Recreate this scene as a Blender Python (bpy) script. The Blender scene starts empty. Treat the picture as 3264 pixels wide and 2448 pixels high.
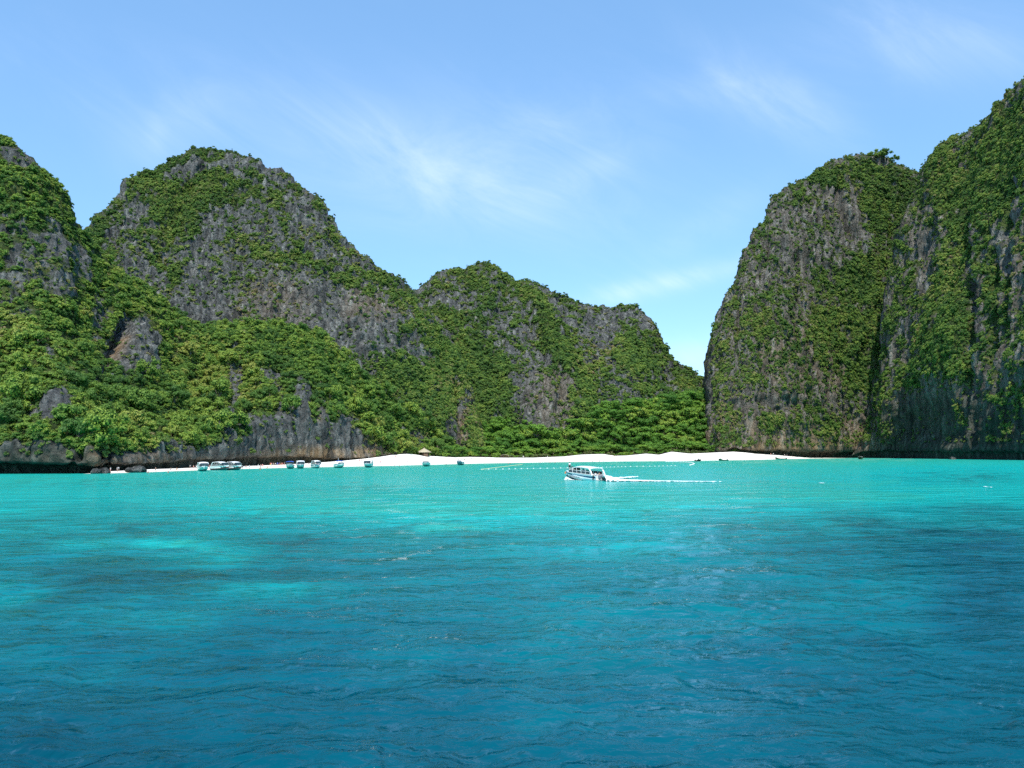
import bpy, bmesh, math, random
import numpy as np
from mathutils import Matrix, Vector

# ------------------------------------------------------------------ camera
PW, PH = 3264.0, 2448.0
FPX = 2716.0                      # focal length in photo pixels
CAM_Z = 5.0
PITCH = math.atan(227.0 / FPX)
ROLL = -0.009
scene = bpy.context.scene
C = scene.collection
cam_d = bpy.data.cameras.new("camera")
cam = bpy.data.objects.new("camera", cam_d)
C.objects.link(cam)
cam_d.sensor_width = 36.0
cam_d.lens = 36.0 * FPX / PW
cam_d.clip_start = 0.1
cam_d.clip_end = 100000.0
CAM_R = Matrix.Rotation(math.pi / 2 + PITCH, 3, 'X') @ Matrix.Rotation(ROLL, 3, 'Z')
cam.matrix_world = Matrix.Translation((0, 0, CAM_Z)) @ CAM_R.to_4x4()
scene.camera = cam
RC = np.array(CAM_R)

def rays(px, py):
    px = np.asarray(px, float); py = np.asarray(py, float)
    v = np.stack([(px - PW / 2) / FPX, -(py - PH / 2) / FPX, -np.ones_like(px + py)], -1)
    return v @ RC.T

def at(px, py, D):
    """the point seen at photo pixel (px,py) that lies D metres ahead"""
    r = rays(px, py)
    k = np.asarray(D, float) / r[..., 1]
    return r * k[..., None] + np.array([0, 0, CAM_Z])

def on_sea(px, py):
    r = rays(px, py)
    k = -CAM_Z / r[..., 2]
    return r * k[..., None] + np.array([0, 0, CAM_Z])

# ------------------------------------------------------------------ sky and sun
SUN_EL = math.radians(58)
SUN_AZ = math.radians(181)        # clockwise from straight ahead (+Y): to the right and behind
sun_vec = Vector((math.sin(SUN_AZ) * math.cos(SUN_EL), math.cos(SUN_AZ) * math.cos(SUN_EL), math.sin(SUN_EL)))
world = bpy.data.worlds.new("World")
scene.world = world
world.use_nodes = True
wt = world.node_tree
for n in list(wt.nodes):
    wt.nodes.remove(n)

def build_sky():
    N = wt.nodes.new; L = wt.links.new
    out = N('ShaderNodeOutputWorld'); bg = N('ShaderNodeBackground')
    sky = N('ShaderNodeTexSky'); sky.sky_type = 'NISHITA'; sky.sun_disc = False
    sky.sun_elevation = SUN_EL; sky.sun_rotation = SUN_AZ
    sky.altitude = 0; sky.air_density = 1.0; sky.dust_density = 0.15; sky.ozone_density = 2.5
    bg.inputs['Strength'].default_value = 0.13
    tc = N('ShaderNodeTexCoord')
    sep = N('ShaderNodeSeparateXYZ'); L(tc.outputs['Generated'], sep.inputs[0])
    # direction projected on a cloud deck: (x/z, y/z)
    mz = N('ShaderNodeMath'); mz.operation = 'MAXIMUM'; L(sep.outputs['Z'], mz.inputs[0]); mz.inputs[1].default_value = 0.03
    dx = N('ShaderNodeMath'); dx.operation = 'DIVIDE'; L(sep.outputs['X'], dx.inputs[0]); L(mz.outputs[0], dx.inputs[1])
    dy = N('ShaderNodeMath'); dy.operation = 'DIVIDE'; L(sep.outputs['Y'], dy.inputs[0]); L(mz.outputs[0], dy.inputs[1])
    deck = N('ShaderNodeCombineXYZ'); L(dx.outputs[0], deck.inputs[0]); L(dy.outputs[0], deck.inputs[1])
    # fibrous cirrus noise, stretched along one wind direction
    rotm = N('ShaderNodeMapping'); rotm.inputs['Rotation'].default_value = (0, math.radians(-27), 0); L(tc.outputs['Generated'], rotm.inputs[0])
    mp = N('ShaderNodeMapping'); mp.inputs['Scale'].default_value = (4.2, 6.0, 12.0)
    L(rotm.outputs[0], mp.inputs[0])
    n1 = N('ShaderNodeTexNoise'); n1.inputs['Scale'].default_value = 1.0; n1.inputs['Detail'].default_value = 9; n1.inputs['Roughness'].default_value = 0.64; n1.inputs['Distortion'].default_value = 1.4
    L(mp.outputs[0], n1.inputs['Vector'])
    n2 = N('ShaderNodeTexNoise'); n2.inputs['Scale'].default_value = 0.55; n2.inputs['Detail'].default_value = 4; n2.inputs['Roughness'].default_value = 0.55
    L(deck.outputs[0], n2.inputs['Vector'])
    r1 = N('ShaderNodeMapRange'); r1.interpolation_type = 'SMOOTHSTEP'; r1.inputs[1].default_value = 0.40; r1.inputs[2].default_value = 0.78; L(n1.outputs['Fac'], r1.inputs[0])
    r2 = N('ShaderNodeMapRange'); r2.interpolation_type = 'SMOOTHSTEP'; r2.inputs[1].default_value = 0.42; r2.inputs[2].default_value = 0.72; L(n2.outputs['Fac'], r2.inputs[0])
    fld = N('ShaderNodeMath'); fld.operation = 'MULTIPLY'; L(r1.outputs[0], fld.inputs[0]); L(r2.outputs[0], fld.inputs[1])
    # the cirrus plumes of the photograph, as soft ellipses on the deck
    total = None
    plumes = [  # photo px centre, semi-axes px, rotation, weight
        (1350, 520, 800, 240, 8, 0.62), (1270, 470, 320, 90, 22, 0.20), (1560, 580, 330, 110, 18, 0.34), (1850, 560, 220, 60, -24, 0.35), (1700, 400, 260, 60, -10, 0.25),
        (2420, 290, 230, 110, 38, 0.75), (2330, 262, 110, 46, 30, 0.45), (2600, 370, 220, 100, 40, 0.40), (2150, 300, 160, 60, 10, 0.3),
        (2150, 895, 360, 42, -12, 0.95), (2250, 1140, 200, 70, 0, 0.95), (560, 400, 240, 120, -35, 0.35), (500, 420, 40, 90, 10, 0.3), (2950, 140, 480, 150, 12, 0.55), (2250, 720, 240, 70, -30, 0.30)]
    for (cx, cy, ax, ay, rot, wgt) in plumes:
        d = rays(cx, cy); d = d / np.linalg.norm(d)
        ex = rays(cx + 1, cy) / np.linalg.norm(rays(cx + 1, cy)) - d
        ey = rays(cx, cy - 1) / np.linalg.norm(rays(cx, cy - 1)) - d
        px = 1 / np.linalg.norm(ex)
        ex = ex / np.linalg.norm(ex); ey = ey / np.linalg.norm(ey)
        a = math.radians(-rot)
        u = (ex * math.cos(a) + ey * math.sin(a)) * px / ax
        v = (-ex * math.sin(a) + ey * math.cos(a)) * px / ay
        terms = []
        for w in (u, v):
            dp = N('ShaderNodeVectorMath'); dp.operation = 'DOT_PRODUCT'; L(tc.outputs['Generated'], dp.inputs[0]); dp.inputs[1].default_value = tuple(w)
            sb = N('ShaderNodeMath'); sb.operation = 'SUBTRACT'; L(dp.outputs['Value'], sb.inputs[0]); sb.inputs[1].default_value = float(np.dot(w, d))
            sq = N('ShaderNodeMath'); sq.operation = 'MULTIPLY'; L(sb.outputs[0], sq.inputs[0]); L(sb.outputs[0], sq.inputs[1])
            terms.append(sq)
        ad = N('ShaderNodeMath'); ad.operation = 'ADD'; L(terms[0].outputs[0], ad.inputs[0]); L(terms[1].outputs[0], ad.inputs[1])
        ng = N('ShaderNodeMath'); ng.operation = 'MULTIPLY'; L(ad.outputs[0], ng.inputs[0]); ng.inputs[1].default_value = -1.4
        ep = N('ShaderNodeMath'); ep.operation = 'EXPONENT'; L(ng.outputs[0], ep.inputs[0])
        # only in front half of the sphere
        dd = N('ShaderNodeVectorMath'); dd.operation = 'DOT_PRODUCT'; L(tc.outputs['Generated'], dd.inputs[0]); dd.inputs[1].default_value = tuple(d)
        gt = N('ShaderNodeMath'); gt.operation = 'GREATER_THAN'; L(dd.outputs['Value'], gt.inputs[0]); gt.inputs[1].default_value = 0.0
        m = N('ShaderNodeMath'); m.operation = 'MULTIPLY'; L(ep.outputs[0], m.inputs[0]); L(gt.outputs[0], m.inputs[1])
        m2 = N('ShaderNodeMath'); m2.operation = 'MULTIPLY'; L(m.outputs[0], m2.inputs[0]); m2.inputs[1].default_value = wgt
        if total is None:
            total = m2
        else:
            s = N('ShaderNodeMath'); s.operation = 'ADD'; L(total.outputs[0], s.inputs[0]); L(m2.outputs[0], s.inputs[1]); total = s
    r3 = N('ShaderNodeMapRange'); r3.inputs[1].default_value = 0.30; r3.inputs[2].default_value = 0.76; r3.inputs[3].default_value = 0.20; r3.inputs[4].default_value = 1.0; L(n1.outputs['Fac'], r3.inputs[0])
    pl = N('ShaderNodeMath'); pl.operation = 'MULTIPLY'; L(total.outputs[0], pl.inputs[0]); L(r3.outputs[0], pl.inputs[1])
    amt = N('ShaderNodeMath'); amt.operation = 'MULTIPLY_ADD'; L(fld.outputs[0], amt.inputs[0]); amt.inputs[1].default_value = 0.18; L(pl.outputs[0], amt.inputs[2])
    sc = N('ShaderNodeMath'); sc.operation = 'MULTIPLY'; sc.use_clamp = True; L(amt.outputs[0], sc.inputs[0]); sc.inputs[1].default_value = 0.44
    # colour balance of the phone camera: a bluer sky
    tint = N('ShaderNodeMix'); tint.data_type = 'RGBA'; tint.blend_type = 'MULTIPLY'; tint.inputs[0].default_value = 1.0
    L(sky.outputs[0], tint.inputs[6]); tint.inputs[7].default_value = SKY_TINT
    even = N('ShaderNodeMix'); even.data_type = 'RGBA'; even.inputs[0].default_value = 0.45
    L(tint.outputs[2], even.inputs[6]); even.inputs[7].default_value = (1.70, 3.30, 5.7, 1)
    tint = even
    mix = N('ShaderNodeMix'); mix.data_type = 'RGBA'
    L(sc.outputs[0], mix.inputs[0]); L(tint.outputs[2], mix.inputs[6]); mix.inputs[7].default_value = CLOUD_COL
    L(mix.outputs[2], bg.inputs['Color']); L(bg.outputs[0], out.inputs[0])

SKY_TINT = (1.10, 1.40, 1.52, 1)
CLOUD_COL = (6.6, 7.4, 8.4, 1)
build_sky()
sun_d = bpy.data.lights.new("sun", 'SUN')
sun_d.energy = 4.2; sun_d.angle = math.radians(0.53); sun_d.color = (1.0, 0.96, 0.88)
sun = bpy.data.objects.new("sun", sun_d); C.objects.link(sun)
sun.rotation_euler = sun_vec.to_track_quat('Z', 'Y').to_euler()
vs = scene.view_settings
vs.view_transform = 'Standard'; vs.look = 'None'; vs.exposure = 0.42; vs.gamma = 1.0
vs.use_curve_mapping = False
cy = scene.cycles
cy.max_bounces = 4; cy.diffuse_bounces = 2; cy.glossy_bounces = 2; cy.transmission_bounces = 2; cy.transparent_max_bounces = 4
cy.use_denoising = False
cy.use_adaptive_sampling = True; cy.adaptive_threshold = 0.02
cy.sample_clamp_direct = 3.0; cy.sample_clamp_indirect = 2.0
cy.caustics_reflective = False; cy.caustics_refractive = False

# ------------------------------------------------------------------ numpy noise
_rng = np.random.default_rng(7)
_perm = np.concatenate([_rng.permutation(256)] * 3).astype(np.int32)
_grad = _rng.normal(size=(256, 3)).astype(np.float32); _grad /= np.linalg.norm(_grad, axis=1, keepdims=True)

def pnoise(p):
    p = np.asarray(p, np.float32).reshape(-1, 3)
    f0 = np.floor(p); i = f0.astype(np.int32) & 255; f = p - f0
    w = f * f * f * (f * (f * 6 - 15) + 10)
    res = np.zeros(len(p), np.float32)
    for a in (0, 1):
        for b in (0, 1):
            for c in (0, 1):
                h = _perm[_perm[_perm[(i[:, 0] + a) & 255] + ((i[:, 1] + b) & 255)] + ((i[:, 2] + c) & 255)]
                g = _grad[h]
                d = (f[:, 0] - a) * g[:, 0] + (f[:, 1] - b) * g[:, 1] + (f[:, 2] - c) * g[:, 2]
                wx = w[:, 0] if a else 1 - w[:, 0]; wy = w[:, 1] if b else 1 - w[:, 1]; wz = w[:, 2] if c else 1 - w[:, 2]
                res += d * wx * wy * wz
    return res * 1.6

def fbm(p, octv=4, gain=0.5, off=0.0):
    p = np.asarray(p, np.float32).reshape(-1, 3) + off
    a = 1.0; s = 0; t = 0
    for k in range(octv):
        s = s + a * pnoise(p); t += a; a *= gain; p = p * 2.03 + 17.3
    return s / t

def ridged(p, octv=4, gain=0.5, off=0.0):
    p = np.asarray(p, np.float32).reshape(-1, 3) + off
    a = 1.0; s = 0; t = 0
    for k in range(octv):
        s = s + a * (1 - np.abs(pnoise(p)) * 2); t += a; a *= gain; p = p * 2.07 + 11.1
    return s / t

def smooth(a, b, x):
    t = np.clip((x - a) / (b - a), 0, 1); return t * t * (3 - 2 * t)

# ------------------------------------------------------------------ scene-graph helpers
def tag(o, label=None, cat=None, group=None, kind=None):
    if label: o['label'] = label
    if cat: o['category'] = cat
    if group: o['group'] = group
    if kind: o['kind'] = kind
    return o

def empty(name, loc=(0, 0, 0), rz=0.0, parent=None):
    o = bpy.data.objects.new(name, None); C.objects.link(o)
    o.location = loc; o.rotation_euler = (0, 0, rz); o.parent = parent
    o.empty_display_size = 0.3
    return o

def mesh_obj(name, verts, faces, mat=None, parent=None, smooth_shade=False, link=True):
    me = bpy.data.meshes.new(name)
    me.from_pydata([tuple(v) for v in verts], [], [tuple(f) for f in faces])
    if smooth_shade:
        me.polygons.foreach_set('use_smooth', np.ones(len(me.polygons), bool))
    if mat: me.materials.append(mat)
    me.update()
    o = bpy.data.objects.new(name, me)
    if link: C.objects.link(o)
    o.parent = parent
    return o

def grid_mesh(name, P, mat, smooth_shade=True, keep=None):
    """P: (rows, cols, 3) array -> fast quad grid mesh object"""
    R, K = P.shape[:2]
    me = bpy.data.meshes.new(name)
    idx = np.arange(R * K).reshape(R, K)
    q = np.stack([idx[:-1, :-1], idx[:-1, 1:], idx[1:, 1:], idx[1:, :-1]], -1).reshape(-1, 4)
    if keep is not None: q = q[keep.reshape(-1)]
    me.vertices.add(R * K); me.vertices.foreach_set('co', P.reshape(-1).astype(np.float32))
    me.loops.add(q.size); me.loops.foreach_set('vertex_index', q.reshape(-1).astype(np.int32))
    me.polygons.add(len(q)); me.polygons.foreach_set('loop_start', (np.arange(len(q)) * 4).astype(np.int32))
    me.polygons.foreach_set('loop_total', np.full(len(q), 4, np.int32))
    me.update(calc_edges=True)
    me.polygons.foreach_set('use_smooth', np.full(len(q), smooth_shade, bool))
    me.materials.append(mat)
    o = bpy.data.objects.new(name, me); C.objects.link(o)
    return o

def attr_float(o, name, arr):
    a = o.data.attributes.new(name, 'FLOAT', 'POINT'); a.data.foreach_set('value', np.asarray(arr, np.float32).reshape(-1))

# ------------------------------------------------------------------ materials
MATS = {}
def new_mat(name):
    m = bpy.data.materials.new(name); m.use_nodes = True
    MATS[name] = m
    return m, m.node_tree.nodes, m.node_tree.links, m.node_tree.nodes['Principled BSDF']

def simple(name, col, rough=0.5, metal=0.0, spec=0.5, var=0.08, scale=3.0):
    m, N, L, b = new_mat(name)
    b.inputs['Roughness'].default_value = rough; b.inputs['Metallic'].default_value = metal
    b.inputs['Specular IOR Level'].default_value = spec
    tc = N.new('ShaderNodeTexCoord'); nz = N.new('ShaderNodeTexNoise'); nz.inputs['Scale'].default_value = scale; nz.inputs['Detail'].default_value = 4
    L.new(tc.outputs['Object'], nz.inputs['Vector'])
    cr = N.new('ShaderNodeValToRGB')
    cr.color_ramp.elements[0].position = 0.3; cr.color_ramp.elements[1].position = 0.7
    cr.color_ramp.elements[0].color = tuple(max(0, c * (1 - var)) for c in col) + (1,)
    cr.color_ramp.elements[1].color = tuple(min(1, c * (1 + var)) for c in col) + (1,)
    L.new(nz.outputs['Fac'], cr.inputs[0]); L.new(cr.outputs[0], b.inputs['Base Color'])
    return m

def ramp(N, stops):
    r = N.new('ShaderNodeValToRGB'); e = r.color_ramp.elements
    while len(e) < len(stops): e.new(0.5)
    for k, (p, c) in enumerate(stops):
        e[k].position = p; e[k].color = tuple(c) + (1,)
    return r

def rock_material(name, light=1.0, warm=0.0):
    m, N, L, b = new_mat(name)
    b.inputs['Roughness'].default_value = 0.92; b.inputs['Specular IOR Level'].default_value = 0.2
    geo = N.new('ShaderNodeNewGeometry')
    # vertical streaks: squash z
    mp = N.new('ShaderNodeMapping'); mp.inputs['Scale'].default_value = (0.26, 0.26, 0.018); L.new(geo.outputs['Position'], mp.inputs[0])
    n1 = N.new('ShaderNodeTexNoise'); n1.inputs['Scale'].default_value = 1.0; n1.inputs['Detail'].default_value = 8; n1.inputs['Roughness'].default_value = 0.60; L.new(mp.outputs[0], n1.inputs['Vector'])
    l = light * 1.0
    c1 = ramp(N, [(0.30, (0.034 * l, 0.036 * l, 0.035 * l)), (0.44, (0.088 * l, 0.092 * l, 0.089 * l)), (0.56, (0.148 * l, 0.153 * l, 0.146 * l)), (0.72, (0.31 * l, 0.31 * l, 0.28 * l))])
    L.new(n1.outputs['Fac'], c1.inputs[0])
    # speckled fine crags
    n2 = N.new('ShaderNodeTexNoise'); n2.inputs['Scale'].default_value = 0.55; n2.inputs['Detail'].default_value = 6; n2.inputs['Roughness'].default_value = 0.7; L.new(geo.outputs['Position'], n2.inputs['Vector'])
    c2 = ramp(N, [(0.33, (0.58, 0.58, 0.58)), (0.5, (0.95, 0.95, 0.95)), (0.68, (1.35, 1.35, 1.32))]); L.new(n2.outputs['Fac'], c2.inputs[0])
    mul = N.new('ShaderNodeMix'); mul.data_type = 'RGBA'; mul.blend_type = 'MULTIPLY'; mul.inputs[0].default_value = 1.0
    L.new(c1.outputs[0], mul.inputs[6]); L.new(c2.outputs[0], mul.inputs[7])
    # ochre stain
    mp3 = N.new('ShaderNodeMapping'); mp3.inputs['Scale'].default_value = (0.12, 0.12, 0.03); mp3.inputs['Location'].default_value = (3, 8, 1); L.new(geo.outputs['Position'], mp3.inputs[0])
    n3 = N.new('ShaderNodeTexNoise'); n3.inputs['Scale'].default_value = 1.0; n3.inputs['Detail'].default_value = 5; L.new(mp3.outputs[0], n3.inputs['Vector'])
    at_s = N.new('ShaderNodeAttribute'); at_s.attribute_name = 'stain'
    r3 = N.new('ShaderNodeMapRange'); r3.inputs[1].default_value = 0.30; r3.inputs[2].default_value = 0.52; L.new(n3.outputs['Fac'], r3.inputs[0])
    ms = N.new('ShaderNodeMath'); ms.operation = 'MULTIPLY'; L.new(r3.outputs[0], ms.inputs[0]); L.new(at_s.outputs['Fac'], ms.inputs[1])
    c3 = ramp(N, [(0.33, (0.11, 0.085, 0.06)), (0.45, (0.24, 0.16, 0.085)), (0.55, (0.30, 0.22, 0.14)), (0.68, (0.36, 0.30, 0.22))]); L.new(n1.outputs['Fac'], c3.inputs[0])
    mx = N.new('ShaderNodeMix'); mx.data_type = 'RGBA'; L.new(ms.outputs[0], mx.inputs[0]); L.new(mul.outputs[2], mx.inputs[6]); L.new(c3.outputs[0], mx.inputs[7])
    # algal streaks, with the shade of the overhanging cliff feet painted in
    at_a = N.new('ShaderNodeAttribute'); at_a.attribute_name = 'algae_shade'
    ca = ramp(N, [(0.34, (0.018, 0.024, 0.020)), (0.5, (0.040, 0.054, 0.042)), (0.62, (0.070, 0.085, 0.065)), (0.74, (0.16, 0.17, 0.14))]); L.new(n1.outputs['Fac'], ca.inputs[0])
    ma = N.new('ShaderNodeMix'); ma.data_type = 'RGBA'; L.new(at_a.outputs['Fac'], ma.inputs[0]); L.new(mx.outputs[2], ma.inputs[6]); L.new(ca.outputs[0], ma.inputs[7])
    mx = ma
    # low ground cover: moss, creepers and dry tufts
    at_v = N.new('ShaderNodeAttribute'); at_v.attribute_name = 'veg'
    n4 = N.new('ShaderNodeTexNoise'); n4.inputs['Scale'].default_value = 0.33; n4.inputs['Detail'].default_value = 7; n4.inputs['Roughness'].default_value = 0.7; L.new(geo.outputs['Position'], n4.inputs['Vector'])
    ad = N.new('ShaderNodeMath'); ad.operation = 'ADD'; L.new(at_v.outputs['Fac'], ad.inputs[0]); L.new(n4.outputs['Fac'], ad.inputs[1])
    r4 = N.new('ShaderNodeMapRange'); r4.inputs[1].default_value = 0.98; r4.inputs[2].default_value = 1.14; L.new(ad.outputs[0], r4.inputs[0])
    n5 = N.new('ShaderNodeTexNoise'); n5.inputs['Scale'].default_value = 0.09; n5.inputs['Detail'].default_value = 6; n5.inputs['Roughness'].default_value = 0.75; L.new(geo.outputs['Position'], n5.inputs['Vector'])
    c5 = ramp(N, [(0.3, (0.022, 0.040, 0.012)), (0.48, (0.045, 0.072, 0.018)), (0.6, (0.085, 0.105, 0.026)), (0.75, (0.13, 0.115, 0.045))]); L.new(n5.outputs['Fac'], c5.inputs[0])
    mv = N.new('ShaderNodeMix'); mv.data_type = 'RGBA'; L.new(r4.outputs[0], mv.inputs[0]); L.new(mx.outputs[2], mv.inputs[6]); L.new(c5.outputs[0], mv.inputs[7])
    L.new(mv.outputs[2], b.inputs['Base Color'])
    bp = N.new('ShaderNodeBump'); bp.inputs['Strength'].default_value = 1.0; bp.inputs['Distance'].default_value = 2.2
    sm = N.new('ShaderNodeMath'); sm.operation = 'ADD'; L.new(n1.outputs['Fac'], sm.inputs[0]); L.new(n2.outputs['Fac'], sm.inputs[1])
    mpv = N.new('ShaderNodeMapping'); mpv.inputs['Scale'].default_value = (0.26, 0.26, 0.16); L.new(geo.outputs['Position'], mpv.inputs[0])
    wob = N.new('ShaderNodeMix'); wob.data_type = 'RGBA'; wob.blend_type = 'ADD'; wob.inputs[0].default_value = 0.55; L.new(mpv.outputs[0], wob.inputs[6]); L.new(n2.outputs['Color'], wob.inputs[7])
    vo = N.new('ShaderNodeTexVoronoi'); vo.feature = 'DISTANCE_TO_EDGE'; vo.inputs['Scale'].default_value = 1.0; L.new(wob.outputs[2], vo.inputs['Vector'])
    mv2 = N.new('ShaderNodeMapRange'); mv2.inputs[1].default_value = 0.0; mv2.inputs[2].default_value = 0.16; L.new(vo.outputs['Distance'], mv2.inputs[0])
    sm2 = N.new('ShaderNodeMath'); sm2.operation = 'MULTIPLY_ADD'; L.new(mv2.outputs[0], sm2.inputs[0]); sm2.inputs[1].default_value = 0.45; L.new(sm.outputs[0], sm2.inputs[2])
    L.new(sm2.outputs[0], bp.inputs['Height']); L.new(bp.outputs[0], b.inputs['Normal'])
    return m

def leaf_material(name, stops, trans=0.25, nscale=0.02):
    m, N, L, b = new_mat(name)
    oi = N.new('ShaderNodeObjectInfo')
    mp = N.new('ShaderNodeVectorMath'); mp.operation = 'SCALE'; mp.inputs['Scale'].default_value = nscale; L.new(oi.outputs['Location'], mp.inputs[0])
    nz = N.new('ShaderNodeTexNoise'); nz.inputs['Scale'].default_value = 1.0; nz.inputs['Detail'].default_value = 3; L.new(mp.outputs[0], nz.inputs['Vector'])
    geo = N.new('ShaderNodeNewGeometry')
    a1 = N.new('ShaderNodeMath'); a1.operation = 'MULTIPLY_ADD'; L.new(oi.outputs['Random'], a1.inputs[0]); a1.inputs[1].default_value = 0.55; L.new(nz.outputs['Fac'], a1.inputs[2])
    a2 = N.new('ShaderNodeMath'); a2.operation = 'MULTIPLY_ADD'; L.new(geo.outputs['Random Per Island'], a2.inputs[0]); a2.inputs[1].default_value = 0.12; L.new(a1.outputs[0], a2.inputs[2])
    rg = N.new('ShaderNodeMapRange'); rg.inputs[1].default_value = 0.35; rg.inputs[2].default_value = 1.22; L.new(a2.outputs[0], rg.inputs[0])
    cr = ramp(N, stops); L.new(rg.outputs[0], cr.inputs[0])
    L.new(cr.outputs[0], b.inputs['Base Color'])
    b.inputs['Roughness'].default_value = 0.55; b.inputs['Specular IOR Level'].default_value = 0.25
    tr = N.new('ShaderNodeBsdfTranslucent'); L.new(cr.outputs[0], tr.inputs['Color'])
    ms = N.new('ShaderNodeMixShader'); ms.inputs[0].default_value = trans
    L.new(b.outputs[0], ms.inputs[1]); L.new(tr.outputs[0], ms.inputs[2])
    L.new(ms.outputs[0], N['Material Output'].inputs['Surface'])
    return m

M_ROCK = rock_material('limestone')
M_LEAF = leaf_material('jungle_leaf', [(0.0, (0.034, 0.084, 0.026)), (0.3, (0.082, 0.172, 0.034)), (0.55, (0.165, 0.280, 0.044)), (0.8, (0.275, 0.380, 0.055)), (1.0, (0.38, 0.40, 0.09))], 0.35)
M_HILL = leaf_material('hill_leaf', [(0.0, (0.040, 0.092, 0.030)), (0.35, (0.090, 0.175, 0.040)), (0.6, (0.170, 0.275, 0.050)), (0.82, (0.275, 0.370, 0.066)), (1.0, (0.37, 0.37, 0.11))], 0.35)
M_SCRUB = leaf_material('scrub_leaf', [(0.0, (0.042, 0.092, 0.030)), (0.35, (0.090, 0.165, 0.038)), (0.65, (0.160, 0.235, 0.048)), (0.85, (0.25, 0.26, 0.08)), (1.0, (0.30, 0.23, 0.12))], 0.35)
M_FRESH = leaf_material('beach_leaf', [(0.0, (0.050, 0.150, 0.030)), (0.4, (0.120, 0.280, 0.040)), (0.7, (0.22, 0.40, 0.05)), (1.0, (0.38, 0.48, 0.08))], 0.4)
M_DRY = leaf_material('dry_leaf', [(0.0, (0.06, 0.09, 0.03)), (0.5, (0.13, 0.15, 0.05)), (1.0, (0.20, 0.18, 0.08))])
M_BARK = simple('bark', (0.16, 0.13, 0.10), 0.9, var=0.3, scale=6)
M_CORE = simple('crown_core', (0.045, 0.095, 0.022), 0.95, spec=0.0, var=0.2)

# ------------------------------------------------------------------ where things lie (photo pixels -> metres)
def horizon(x): return 1451.0 - 0.009 * (np.asarray(x, float) - 1632.0)
SH_X = np.array([-400, 0, 300, 450, 650, 900, 1100, 1250, 1350, 1500, 1750, 2000, 2150, 2374, 2597, 2690, 2745, 2878, 3037, 3264, 3600], float)
SH_Y = np.array([1512, 1511, 1510, 1506, 1498.5, 1491.5, 1487.5, 1484.5, 1482, 1478, 1473.5, 1470.5, 1469.3, 1466.3, 1461.5, 1460.3, 1460.2, 1461, 1464, 1467.5, 1473], float)
def Dw(x):
    return on_sea(x, np.interp(x, SH_X, SH_Y))[..., 1]
BK_X = np.array([270, 300, 340, 450, 560, 650, 800, 900, 1000, 1100, 1180, 1250, 1300, 1360, 1400, 1450, 1500, 1600, 1700, 1800, 1850, 1920, 1960, 2000, 2060, 2100, 2140, 2200, 2250, 2300, 2337, 2414, 2496, 2540, 2597, 2690], float)
BK_Y = np.array([1510, 1508, 1503, 1497, 1493, 1489.5, 1485, 1481, 1476, 1468, 1460, 1450, 1446, 1453, 1455, 1458, 1456.5, 1459, 1459, 1455, 1449.5, 1447, 1453, 1452, 1446, 1450, 1440, 1446, 1444, 1441.5, 1439.5, 1445, 1450, 1455.5, 1459, 1460], float)
BK_G = np.interp(BK_X, [270, 300, 450, 650, 900, 1100, 1250, 1400, 1600, 2000, 2300, 2414, 2540, 2690], [1, 4, 12, 18, 26, 36, 55, 62, 58, 62, 62, 50, 22, 2])
def Dback(x):
    return Dw(x) + np.interp(x, BK_X, BK_G)
def zback(x):
    return at(x, np.interp(x, BK_X, BK_Y), Dback(x))[..., 2]

# ------------------------------------------------------------------ massifs
def interp_rows(rows, xs):
    Y = np.stack([np.interp(xs, [p[0] for p in r[0]], [p[1] for p in r[0]]) for r in rows])
    D = np.stack([np.interp(xs, [p[0] for p in r[1]], [p[1] for p in r[1]]) if isinstance(r[1], list) else np.asarray(r[1](xs), float) for r in rows])
    return Y, D

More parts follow.
